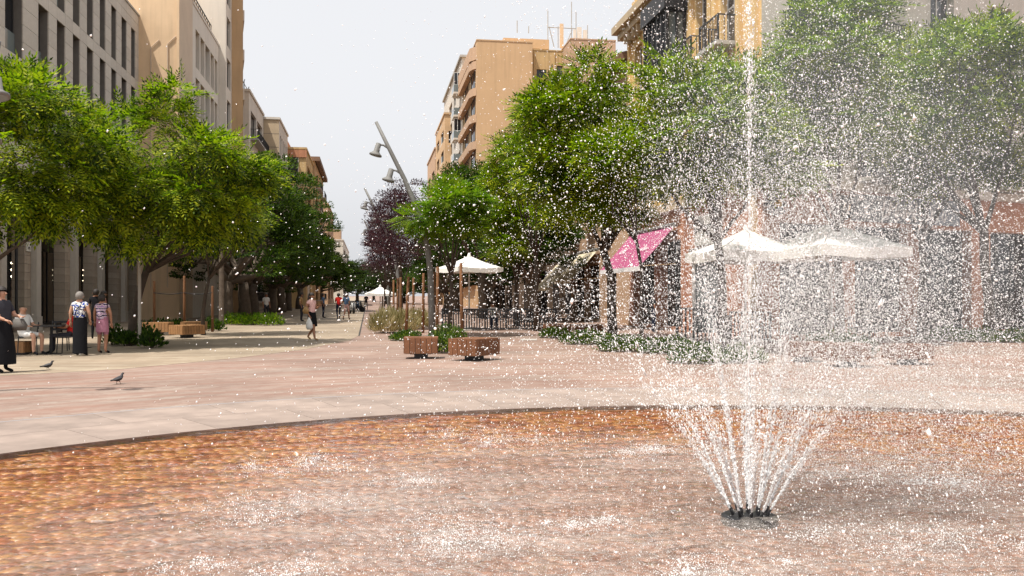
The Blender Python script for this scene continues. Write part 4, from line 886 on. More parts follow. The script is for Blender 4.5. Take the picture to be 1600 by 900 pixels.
# ------------------------------------------------------------------ parasols
def parasol(label, loc, wd, h, rz, name='parasol', text=True, thick=.3):
    t = thing(name, label, 'parasol', loc, rz, 'white square parasols'); hw = wd / 2; drop = wd * .25; n = 6; mb = MB()
    def pt(a, b, f):           # straight-edged pyramid with slightly sagging panels
        z = h - drop * f - .05 * math.sin(math.pi * f) * (1 - abs(a + b) * .0); return (a * hw * f, b * hw * f, z)
    cs_ = [(-1, -1), (1, -1), (1, 1), (-1, 1)]
    for i in range(4):
        a, b = cs_[i], cs_[(i + 1) % 4]; o = len(mb.v)
        for k in range(n + 1):
            f = k / n
            for j in range(5):
                g = j / 4; c = (a[0] + (b[0] - a[0]) * g, a[1] + (b[1] - a[1]) * g); x, y, z = pt(c[0], c[1], f); mb.v.append((x, y, z - .06 * f * math.sin(math.pi * g)))
        for k in range(n):
            for j in range(4): mb.f.append((o + k * 5 + j, o + (k + 1) * 5 + j, o + (k + 1) * 5 + j + 1, o + k * 5 + j + 1)); mb.m.append(0)
    ca_ = mb.build('canopy', M['canvas'], t, True)
    va_ = MB(); zb = h - drop
    for i in range(4):
        a, b = cs_[i], cs_[(i + 1) % 4]; o = len(va_.v)
        for j in range(9):
            g = j / 8; x, y = (a[0] + (b[0] - a[0]) * g) * (hw + .012), (a[1] + (b[1] - a[1]) * g) * (hw + .012); zt = zb - .06 * math.sin(math.pi * g)
            va_.v += [(x, y, zt + .02), (x * 1.006, y * 1.006, zt - thick * (1 if j % 2 else .93))]
        for j in range(8): va_.f.append((o + 2 * j, o + 2 * j + 1, o + 2 * j + 3, o + 2 * j + 2)); va_.m.append(0)
    va_.build('valance', M['canvas'], ca_)
    MB().tube([(0, 0, 0), (0, 0, h - .03)], .035, 10).build('pole', M['frame_white'], t)
    MB().rings([(0, 0, h - .03, .09, .09), (0, 0, h + .06, .06, .06), (0, 0, h + .12, .015, .015)], 10).build('finial', M['canvas'], t)
    MB().box((0, 0, .06), (.7, .7, .12), taper=.9).build('base', M['concrete'], t)
    for a, b in cs_:
        MB().tube([(0, 0, h - .55 * drop - .35), (a * hw * .55, b * hw * .55, h - drop * .55 - .06)], .014, 6).build('strut', M['lamp'], t)
        MB().tube([(0, 0, h - .08), (a * hw * .98, b * hw * .98, zb - .01)], .016, 6).build('rib', M['lamp'], t)
    return t
parasol('white parasol over the dark cafe terrace behind the wooden stakes', G(733, 39), 2.15, 3.25, R(30), thick=.18)
parasol('small far white parasol beyond the purple trees', G(594, 62), 1.9, 2.15, R(15), thick=.15)
parasol('big white parasol in front of the corner house, left of two', G(1165, 28.5), 2.95, 3.62, R(8))
parasol('big white parasol in front of the corner house, right of two', G(1299, 27.5), 3.2, 3.75, R(20))

# ------------------------------------------------------------------ foliage
def leaf_quads(L, Wd, fold=0.25):          # one leaf: two quads folded along the midrib
    v = np.array([(0, 0, 0), (L * .5, Wd / 2, fold * Wd / 2), (L, 0, -.02 * L), (L * .5, -Wd / 2, fold * Wd / 2)], np.float32)
    return v, np.array([[0, 1, 2, 3]])
def frond(n, L, lw, ll, droop=.35):
    V = []; Fq = []
    for i in range(n):
        t = .18 + .82 * i / (n - 1); x = L * t; z = -droop * L * t * t
        for sgn in (-1, 1):
            if i == n - 1 and sgn > 0: continue
            an = sgn * (1.05 - .45 * t); c, s = math.cos(an), math.sin(an); l = ll * (1 - .35 * abs(t - .5)); o = len(V)
            if i == n - 1: c, s = 1, 0
            for a, b in ((0, 0), (.45, .5), (1, 0), (.45, -.5)):
                p, q = a * l, b * lw; V.append((x + c * p - s * q, s * p + c * q, z - .25 * a * l * (.4 + t * droop)))
            Fq.append((o, o + 1, o + 2, o + 3))
    return np.array(V, np.float32), np.array(Fq)
def scatter(tV, tF, pos, dirs, scale, rg, tilt=.5):
    n = len(pos); d = dirs / np.linalg.norm(dirs, axis=1, keepdims=True)
    up = np.tile(np.array([0, 0, 1.0]), (n, 1)) + rg.normal(0, tilt, (n, 3))
    y = np.cross(up, d); y /= np.linalg.norm(y, axis=1, keepdims=True) + 1e-9; z = np.cross(d, y)
    Rm = np.stack([d, y, z], -1) * scale[:, None, None]
    V = np.einsum('nij,kj->nki', Rm, tV) + pos[:, None, :]
    Fq = (np.arange(n)[:, None, None] * len(tV) + tF[None]).reshape(-1, 4)
    return V.reshape(-1, 3), Fq
def clump_centres(rg, n, rad, h, shape='round', low=-.75):
    out = []; tries = 0
    while len(out) < n and tries < 6000:
        tries += 1; p = rg.normal(0, 1, 3); p /= np.linalg.norm(p); f = rg.uniform(.45, 1.0) ** .6 * (rg.uniform(1.0, 1.32) if rg.uniform() < .3 else 1)
        if p[2] < low: continue
        if shape == 'box': p = p / np.max(np.abs(p)) * .9
        q = p * f * np.array([rad, rad, h])
        if all(np.linalg.norm((q - r_) / np.array([rad, rad, h])) > .17 for r_ in out): out.append(q)
    return np.array(out)
def make_tree(name, label, loc, seed, hgt, rad, ch, fork, leaf, lm, n_cl=34, per=95, csz=.62, trunk_r=.11, bark='bark', lean=(0, 0), shape='round', up=.45, scale=(.8, 1.2), group=None, rz=0, low=-.75, tilt=.5, droop_dir=0.0, nlimb=7):
    """hgt: crown centre height; rad, ch: crown half width, half height; fork: height where limbs part"""
    rg = np.random.default_rng(seed); t = thing(name, label, 'tree', loc, rz, group)
    if name == 'feathery_tree': n_cl = int(n_cl * .76); per = int(per * .95); csz *= .84; tilt = .36
    C = np.array([lean[0], lean[1], hgt]); cl = clump_centres(rg, n_cl, rad * .86, ch * .86, shape, low)
    pos, dirs = [], []
    for c in cl:
        s = csz * rg.uniform(.7, 1.25); k = int(per * rg.uniform(.7, 1.25)); p = rg.normal(0, 1, (k, 3)); p /= np.linalg.norm(p, axis=1, keepdims=True)
        p[:, 2] = np.where(p[:, 2] < -.3, p[:, 2] * .35, p[:, 2]); rr = s * rg.uniform(.2, 1, (k, 1)) ** .5
        pos.append(C + c + p * rr * np.array([1, 1, .62])); o = c / (np.array([rad, rad, ch])) 
        dirs.append(p * .9 + o * .55 + np.array([0, 0, up]) * .6 + rg.normal(0, .25, (k, 3)) - np.array([0, 0, droop_dir]))
    pos = np.concatenate(pos); dirs = np.concatenate(dirs)
    V, Fq = scatter(leaf[0], leaf[1], pos, dirs, rg.uniform(*scale, len(pos)), rg, tilt)
    ob('crown', npmesh('crown', V, Fq, M[lm]), t)
    mb = MB(); fk = Vector((lean[0] * .35, lean[1] * .35, fork))
    base = [Vector((0, 0, -.05)), Vector((lean[0] * .04, lean[1] * .04, fork * .35)) + Vector((rg.normal(0, .04), rg.normal(0, .04), 0)), Vector((lean[0] * .15, lean[1] * .15, fork * .7)) + Vector((rg.normal(0, .05), rg.normal(0, .05), 0)), fk]
    mb.tube(base, [trunk_r * 1.35, trunk_r * 1.05, trunk_r * .95, trunk_r * .9], 9)
    order = rg.permutation(len(cl)); ends = []
    for k, i in enumerate(order):
        e = Vector(C + cl[i]); 
        if k < nlimb:
            m_ = fk.lerp(e, .5) + Vector((0, 0, -.10 * (e - fk).length)) + Vector(rg.normal(0, .12, 3)); mb.tube([fk - Vector((0, 0, .08)), fk.lerp(m_, .5), m_, m_.lerp(e, .6), e], [trunk_r * .62, trunk_r * .5, trunk_r * .36, trunk_r * .25, .012], 6); ends += [m_, m_.lerp(e, .6)]
        else:
            st = min(ends, key=lambda q: (q - e).length); m_ = st.lerp(e, .5) + Vector(rg.normal(0, .08, 3)); mb.tube([st, m_, e], [trunk_r * .22, trunk_r * .16, .008], 5)
    mb.build('trunk', M[bark], t, True); return t
FR = frond(7, .60, .05, .165, .45); FRL = frond(6, .46, .062, .15, .3)
LEAF = leaf_quads(.13, .062); LEAFS = leaf_quads(.075, .042); LEAFB = leaf_quads(.19, .10); LEAFF = leaf_quads(.17, .085)
gj = 'feathery street trees round the plaza'
make_tree('feathery_tree', 'feathery green tree at the left edge, its crown cut by the frame', G(-40, 24), 1, 5.0, 2.75, 2.6, 2.4, FR, 'leaf_tipu', 64, 100, .62, .10, lean=(1.15, .1), group=gj, droop_dir=.5)
make_tree('feathery_tree', 'feathery green tree with forked leaning trunk behind the two women', G(205, 27), 2, 4.95, 2.75, 2.5, 2.3, FR, 'leaf_tipu', 58, 100, .62, .115, lean=(1.35, 0), group=gj, droop_dir=.5)
make_tree('feathery_tree', 'low feathery tree between the stakes beside the clipped trees', G(318, 34), 3, 4.4, 1.75, 1.6, 2.2, FR, 'leaf_tipu', 22, 95, .6, .07, lean=(.6, 0), group=gj, droop_dir=.5)
make_tree('feathery_tree', 'pale green feathery young tree beside the tall lamp', G(703, 33), 4, 4.55, 1.5, 1.55, 2.3, FRL, 'leaf_light', 24, 90, .55, .07, lean=(.15, 0), group=gj, droop_dir=.3)
make_tree('feathery_tree', 'big feathery tree rising in front of the orange block', G(957, 30), 5, 6.1, 2.75, 3.0, 3.0, FR, 'leaf_tipu', 72, 105, .7, .14, lean=(-.85, 0), group=gj, droop_dir=.3)
make_tree('feathery_tree', 'smaller feathery tree against the blank orange wall', G(838, 38), 6, 7.0, 1.9, 2.3, 3.2, FR, 'leaf_tipu', 30, 100, .66, .09, lean=(-.1, 0), group=gj, droop_dir=.3)
make_tree('feathery_tree', 'feathery tree with thin dark trunk in front of the yellow corner house', G(1132, 24), 7, 5.55, 2.1, 2.05, 3.0, FR, 'leaf_tipu', 50, 105, .62, .115, lean=(-.55, 0), group=gj, droop_dir=.25)
make_tree('feathery_tree', 'tall feathery tree dimmed by the spray, left of the two on the right', G(1312, 27), 8, 7.9, 2.5, 3.2, 3.4, FR, 'leaf_tipu', 60, 100, .7, .12, lean=(-.2, 0), group=gj, droop_dir=.3)
make_tree('feathery_tree', 'large feathery tree dimmed by the spray at the right edge', G(1546, 29), 9, 7.4, 2.9, 3.1, 3.6, FR, 'leaf_tipu', 58, 105, .74, .15, lean=(-.5, 0), group=gj, droop_dir=.3)
make_tree('feathery_tree', 'feathery tree filling the gap between the two big right-hand trees', G(1440, 33), 22, 8.3, 2.7, 3.2, 3.6, FR, 'leaf_tipu', 50, 100, .72, .13, group=gj, droop_dir=.3)
make_tree('feathery_tree', 'thin leaning sapling in the shrub bed before the magenta awning', G(1003, 27), 10, 5.6, 1.1, 1.0, 3.2, FR, 'leaf_tipu', 12, 70, .5, .055, lean=(-.5, 0), group=gj)
make_tree('feathery_tree', 'round feathery tree in the shade between lamp and big tree', G(806, 44), 21, 4.6, 1.7, 1.7, 2.4, FR, 'leaf_tipu', 24, 95, .6, .09, group=gj)
gf = 'clipped dark ficus row on the left'
f1 = make_tree('ficus_tree', 'nearest dense dark clipped tree of the left row', W(-7.5, 50), 31, 5.6, 4.1, 3.7, 2.3, LEAFF, 'leaf_ficus', 95, 420, .85, .33, 'bark_pale', shape='box', group=gf, nlimb=9, lean=(.3, 0))
f2 = make_tree('ficus_tree', 'second dense dark clipped tree of the left row', W(-7.6, 57.5), 32, 5.7, 4.1, 3.8, 2.3, LEAFF, 'leaf_ficus', 95, 420, .85, .36, 'bark_pale', shape='box', group=gf, nlimb=9)
ordn = ['third', 'fourth', 'fifth', 'sixth', 'seventh', 'eighth', 'ninth', 'tenth', 'eleventh', 'twelfth']
for i, s in enumerate((65, 73, 82, 92, 103, 116, 131, 148, 170, 195)):
    copy_tree(f1 if i % 2 else f2, W(-7.8 + random.uniform(-.3, .3), s), random.uniform(0, 6.28), random.uniform(.95, 1.04), ordn[i] + ' dark clipped tree of the left row, counted from the plaza')
make_tree('ficus_tree', 'dark dense tree topping the pale feathery one on the right of the avenue', W(7.6, 60), 33, 7.2, 3.3, 3.5, 3, LEAFF, 'leaf_ficus', 85, 380, .9, .3, 'bark_pale', group='dark trees right of the avenue', nlimb=8)
make_tree('ficus_tree', 'dark dense tree behind the cafe parasol in the shade', W(9.2, 50), 34, 4.9, 3.0, 2.6, 2.2, LEAFF, 'leaf_ficus', 80, 360, .9, .26, 'bark_pale', group='dark trees right of the avenue', nlimb=8)
make_tree('ficus_tree', 'dark tree in front of the low tiled house', W(10.0, 55), 35, 6.0, 2.4, 2.4, 2.6, LEAFF, 'leaf_ficus', 70, 300, .8, .2, 'bark_pale', group='dark trees right of the avenue', nlimb=8)
make_tree('ficus_tree', 'dark dense tree filling the shade before the orange block foot', W(9.5, 68), 36, 5.0, 3.4, 3.4, 2.2, LEAFF, 'leaf_ficus', 80, 340, .95, .26, 'bark_pale', group='dark trees right of the avenue', nlimb=8)
for v_, s_, k_, l_ in ((8.2, 84, 1.0, 'dark tree beyond the parasols at the foot of the orange block, left'), (12.2, 92, 1.1, 'dark tree beyond the parasols at the foot of the orange block, right'), (6.4, 74, .8, 'dark low tree behind the far stakes')):
    c_ = copy_tree(f1, W(v_, s_), random.uniform(0, 6), k_, l_); c_['group'] = 'dark trees right of the avenue'
gp = 'purple-leaved plum trees in the planting strip'
p1 = make_tree('plum_tree', 'nearest purple-leaved plum tree in the planting strip', G(628, 41), 41, 4.6, 1.3, 2.5, 1.9, LEAFS, 'leaf_plum', 66, 210, .5, .06, group=gp, up=.9)
copy_tree(p1, G(611, 48), 1.3, 1.04, 'second purple-leaved plum tree, a little to the left')
copy_tree(p1, G(601, 58), 2.9, 1.02, 'third purple-leaved plum tree farther down the strip')
copy_tree(p1, G(596, 70), 4.4, 1.05, 'farthest purple-leaved plum tree of the strip')
far = make_tree('far_tree', 'left of the far trees closing off the avenue', W(1.5, 230), 51, 5.0, 5.2, 4.4, 2, LEAFB, 'leaf_far', 60, 200, 1.5, .35, group='far trees closing the avenue', scale=(1.5, 2.4))
for i, (v, s, k_) in enumerate(((-6, 260, 1.2), (7, 180, .95), (3.5, 165, .62), (11, 150, .8), (-2.5, 210, 1.0))): copy_tree(far, W(v, s), i * 2.0 + 1, (1.1, 1.1, k_), ('far tree at the very end of the avenue', 'right of the far trees behind the far parasol', 'low nearer tree in the middle of the far group', 'rightmost far tree, half hidden by the purple trees', 'far tree just right of the ficus row')[i])

# ---- shrubs and ground planting
def shrub(name, label, loc, rx, ry, h, n, leaf, lm, seed, group, cat='shrub', rz=0, up=.7, scale=(.7, 1.3), blade=False):
    rg = np.random.default_rng(seed); t = thing(name, label, cat, loc, rz, group)
    p = rg.normal(0, 1, (n, 3)); p /= np.linalg.norm(p, axis=1, keepdims=True); p[:, 2] = np.abs(p[:, 2]); f = rg.uniform(.25, 1, (n, 1)) ** .5
    lump = 1 + .22 * np.sin(p[:, :1] * 7 + seed) * np.cos(p[:, 1:2] * 6 + seed * 2)
    pos = p * f * lump * np.array([rx, ry, h * .92]) + np.array([0, 0, .03]); d = p * .7 + np.array([0, 0, up]) + rg.normal(0, .35, (n, 3))
    V, Fq = scatter(leaf[0], leaf[1], pos, d, rg.uniform(*scale, n), rg, .6); ob('foliage', npmesh('foliage', V, Fq, M[lm]), t)
    mb = MB()
    for k in range(9): a = rg.uniform(0, 6.28); q = rg.uniform(.2, .8); mb.tube([(math.cos(a) * rx * q * .5, math.sin(a) * ry * q * .5, 0), (math.cos(a) * rx * q, math.sin(a) * ry * q, h * .7)], [.012, .005], 5)
    mb.build('stems', M['bark'], t); return t
gs = 'low clipped shrubs in the plaza beds'
def bed(px, d, rx, ry, lab, i):
    p = G(px, d); mb = MB(); mb.rings([(0, 0, .012, rx * 1.05, ry * 1.05), (0, 0, .02, rx, ry)], 20); tag(mb.build('planting_bed', M['soil'], None, loc=p), lab + ', earth patch under it', 'planting bed', 'round earth beds')
SH = [(866, 32.0, .55, .5, .34, 'small light green shrub left of the bench row'), (921, 27.8, .85, .6, .42, 'dark green shrub at the foot of the big feathery tree'), (980, 24.2, .8, .55, .40, 'light green shrub at the thin leaning sapling'), (1046, 23.4, .85, .55, .42, 'shrub beside the black terrace screen'), (1092, 20.0, .72, .5, .42, 'nearest round shrub left of the main jet'), (1160, 20.2, .55, .45, .36, 'shrub seen through the main jet'), (635, 30, .55, .5, .30, 'low light green shrub at the lamp foot'), (693, 23.5, .42, .35, .52, 'bright green shrub between the two reddish benches'), (700, 29, .6, .5, .55, 'shrub round the young tree behind the benches')]
for i, (px, d, rx, ry, h, lab) in enumerate(SH): shrub('shrub', lab, G(px, d), rx, ry, h, int(2600 * rx), LEAFS, 'leaf_shrub', 60 + i, gs); bed(px, d, rx * .95, ry * .95, lab.split(' at ')[0], i)
for i, (px, d) in enumerate(((1482, 29.5), (1540, 29.0), (1598, 28.6))): shrub('hedge_shrub', ('left piece of the low hedge at the right edge', 'middle piece of the low hedge at the right edge', 'right piece of the low hedge at the right edge')[i], G(px, d), .8, .5, .45, 2200, LEAFS, 'leaf_shrub', 80 + i, 'low hedge at the right')
for i, (px, d, h) in enumerate(((180, 27.2, .55), (200, 26.6, .42), (237, 25.6, .5), (222, 28.2, .6))): shrub('leafy_plant', ('leafy plant at the left of the forked tree foot', 'low leafy plant in front of the forked tree', 'small dark leafy plant right of the pale tree prop', 'leafy plant behind the pale tree prop')[i], G(px, d), .36, .3, h, 420, LEAF, 'leaf_ficus', 90 + i, 'plants round the forked tree')
for i, px in enumerate((362, 382, 402, 424)): shrub('leafy_plant', ('first', 'second', 'third', 'fourth')[i] + ' bright leafy clump under the ficus row, from the left', G(px, 46 - i * .4), .62, .45, .6, 600, LEAF, 'leaf_light', 100 + i, 'bright clumps under the ficus row')
for i, px in enumerate((245, 275, 330)): shrub('leafy_plant', ('left', 'middle', 'right')[i] + ' dim leafy plant in the staked bed', G(px, 38), .6, .4, .5, 500, LEAF, 'leaf_ficus', 110 + i, 'plants in the staked bed')
GR = leaf_quads(.34, .022)
for i, (px, d, rx, ry) in enumerate(((600, 36, .55, .9), (628, 36.5, .6, .9), (612, 42, .7, 1.2), (650, 40, .7, 1.0))): shrub('dry_grass_clump', ('left front', 'right front', 'rear left', 'rear right')[i] + ' clump of pale dry flowering grass in the strip', G(px, d), rx, ry, .72, 2600, GR, 'leaf_dry', 120 + i, 'dry grass in the planting strip', 'grass', up=1.2)
for i, (px, d) in enumerate(((1330, 21.5), (1290, 22))): shrub('shrub', ('dark shrub behind the benches in the spray, right', 'dark shrub behind the benches in the spray, left')[i], G(px, d), .6, .45, .6, 1600, LEAFS, 'leaf_ficus', 130 + i, gs)

# ---- stakes and props
def stake(label, px, d, h, tilt=0.0, m='stake', r_=.055): return tag(MB().tube([(0, 0, 0), (tilt, 0, h * .5), (tilt * 2, 0, h - .02), (tilt * 2, 0, h)], [r_, r_, r_ * .95, r_ * .8], 8).build('tree_stake', M[m], None, True, loc=G(px, d)), label, 'stake', 'timber tree stakes')
for lab, px, d, h, tl in (('tall timber stake in front of the white parasol pole', 722, 30, 2.6, -.02), ('timber stake just right of the tall lamp', 683, 31, 2.5, .01), ('second timber stake right of the tall lamp, half behind the first', 678, 34, 2.4, 0), ('leaning timber stake at the left of the dry grass', 634, 33, 2.2, .05), ('thin timber stake in the strip, behind the leaning one', 626, 39, 2.3, 0), ('timber stake farther left in the strip', 621, 41, 2.3, .01), ('timber stake among the purple trees', 615, 46, 2.3, 0), ('timber stake beside the nearest purple tree', 646, 40, 2.3, 0), ('timber stake between lamp and nearest purple tree', 661, 36, 2.4, .01)):
    stake(lab, px, d, h, tl)
for lab, px, d, h in (('left timber stake of the roped bed', 241, 36, 2.1), ('middle timber stake of the roped bed', 288, 36, 2.3), ('right timber stake of the roped bed', 332, 37, 1.9)): stake(lab, px, d, h)
for lab, a, b in (('dark rope between the left and middle stakes', 241, 288), ('dark rope between the middle and right stakes', 288, 332)):
    p, q = G(a, 36), G(b, 36.4); tag(MB().tube([p.lerp(q, t / 6) + Vector((0, -.06, 1.62 - .06 * math.sin(math.pi * t / 6))) for t in range(7)], .02, 5).build('rope', M['black_metal']), lab, 'rope', 'ropes of the staked bed')
tag(MB().tube([(0, 0, 0), (0, 0, 3.2)], .05, 8).build('tree_prop', M['smooth'], None, loc=G(218, 26.6)), 'pale slim prop pole beside the forked tree', 'pole')
tag(MB().tube([(0, 0, 0), (0, 0, 5.2)], .13, 10).build('utility_pole', M['bark_pale'], None, loc=G(346, 44)), 'pale round pole in the shade under the ficus row', 'pole')

# ------------------------------------------------------------------ cafe furniture
def chair_proto(label, loc, rz, m='black_metal'):
    t = thing('cafe_chair', label, 'chair', loc, rz, 'dark cafe chairs')
    MB().box((0, 0, .45), (.44, .44, .03)).build('seat', M[m], t)
    ba = MB()
    for x in (-.2, .2): ba.tube([(x, .2, .45), (x, .25, .82)], .014, 6)
    for z in (.58, .68, .78): ba.box((0, .235 + (z - .58) * .1, z), (.4, .02, .06))
    ba.build('backrest', M[m], t)
    for x in (-.2, .2):
        for y in (-.2, .2): MB().tube([(x, y, .44), (x * 1.08, y * 1.1, 0)], .014, 6).build('leg', M[m], t)
    return t
def table_proto(label, loc, rz=0):
    t = thing('cafe_table', label, 'table', loc, rz, 'dark cafe tables')
    MB().box((0, 0, .73), (.72, .72, .03)).build('table_top', M['black_metal'], t); MB().tube([(0, 0, .02), (0, 0, .715)], .03, 8).build('leg', M['black_metal'], t)
    MB().box((0, 0, .012), (.5, .08, .024)).box((0, 0, .014), (.08, .5, .024)).build('foot', M['black_metal'], t); return t
c0 = chair_proto('dark chair the bald man sits on', G(43, 22.8), R(-62)); t0 = table_proto('cafe table before the bald man', G(80, 23.0), R(10))
copy_tree(c0, G(107, 23.2), R(100), None, 'dark chair of the person in red'); copy_tree(c0, G(93, 24.4), R(20), None, 'dark empty chair behind the cafe table')
copy_tree(t0, G(128, 25.6), .4, None, 'second cafe table farther back behind the grey-haired woman')
k = 0
for px, d, rz in ((1190, 30, .3), (1235, 29, 2.0), (1275, 31, -1), (1340, 29.5, .8), (1375, 31, 2.6), (1255, 32.5, .2), (1150, 31.5, 1.5), (1210, 32, -2)):
    copy_tree(c0, G(px, d), rz, None, 'dark terrace chair under the big parasols, number of the group seen through spray'); k += 1
ORD = ['leftmost', 'second', 'third', 'fourth', 'fifth', 'sixth', 'seventh', 'eighth']
def relabel(end, text, grp):
    for q, o in enumerate(sorted([x for x in bpy.data.objects if x.get('label', '').endswith(end) and x.name.startswith('cafe_chair')], key=lambda o: o.location.x / o.location.y)): o['label'] = ORD[q] + text; o['group'] = grp
relabel('seen through spray', ' from the left of the dark terrace chairs under the big parasols', 'terrace chairs under the big parasols')
for i, (px, d) in enumerate(((1212, 30.5), (1305, 30.3), (1358, 30.4))): copy_tree(t0, G(px, d), .2 * i, None, ('left', 'middle', 'right')[i] + ' dark table under the big parasols')
for i, (px, d, rz) in enumerate(((700, 40, .5), (760, 41, 2.5), (782, 39.5, -1.2), (800, 42, .2), (842, 40.5, 1.2), (822, 39.8, -2.2))): copy_tree(c0, G(px, d), rz, None, 'dark terrace chair in the shade behind the reddish benches'); 
relabel('behind the reddish benches', ' from the left of the dark chairs on the shaded terrace', 'shaded terrace chairs')
for i, (px, d) in enumerate(((770, 40.5), (812, 41))): copy_tree(t0, G(px, d), .3 * i, None, ('left', 'right')[i] + ' dark table in the shade behind the reddish benches')
def screen(label, px0, px1, d, h=1.15):
    a, b = G(px0, d), G(px1, d); L = (b - a).length; t = thing('terrace_screen', label, 'screen', a, 0, 'black terrace screens')
    MB().span((0, -.03, h - .06), (L, .03, h)).span((0, -.028, .08), (L, .028, .13)).build('frame', M['black_metal'], t)
    n = max(4, int(L / .11)); me = MB().box((0, 0, h / 2 + .03), (.05, .025, h - .17)).mesh('slat', M['black_metal'])
    for i in range(n): ob('slat', me, t, (L * (i + .5) / n, 0, .0))
    for x in (.02, L - .02): MB().box((x, 0, h / 2), (.05, .05, h + .02)).build('post', M['black_metal'], t)
screen('black slatted terrace screen left of the main jet', 1056, 1130, 26.5); screen('black slatted terrace screen behind the main jet', 1140, 1205, 28.5, 1.0)
screen('long black screen along the shaded terrace', 690, 870, 38.2, .95)
for i, (px, d, w_, h_) in enumerate(((1084, 29, .05, 2.9), (1124, 29, .05, 2.9))): tag(MB().tube([(0, 0, 0), (0, 0, h_)], w_, 8).build('terrace_post', M['frame_white'], None, loc=G(px, d)), ('left', 'right')[i] + ' slim white post under the left big parasol', 'post', 'white terrace posts')
pnl = thing('windbreak_panel', 'pale translucent windbreak panel under the left big parasol', 'panel', G(1104, 29.05)); MB().box((0, 0, 1.45), (.78, .02, 2.3)).build('sheet', M['glass_pale'], pnl); MB().box((-.39, 0, 1.4), (.04, .05, 2.8)).box((.39, 0, 1.4), (.04, .05, 2.8)).build('frame', M['frame_white'], pnl)
bl = thing('string_light', 'three warm bulbs glowing in the shop doorway', 'light', W(vL - .9, sv(131, vL - .9), 2.3), TH)
for i in range(3): MB().rings([(0, 0, -.06 + i * .28, .02, .02), (0, 0, i * .28, .07, .07), (0, 0, .06 + i * .28, .02, .02)], 8).build('bulb', M['bulb'], bl)
MB().box((.02, .1, .28), (.03, .03, .9)).build('bracket', M['black_metal'], bl)
bl2 = copy_tree(bl, W(vL - .6, sv(19, vL - .6), 2.3), TH, None, 'three warm bulbs glowing left of the blockwork pier')

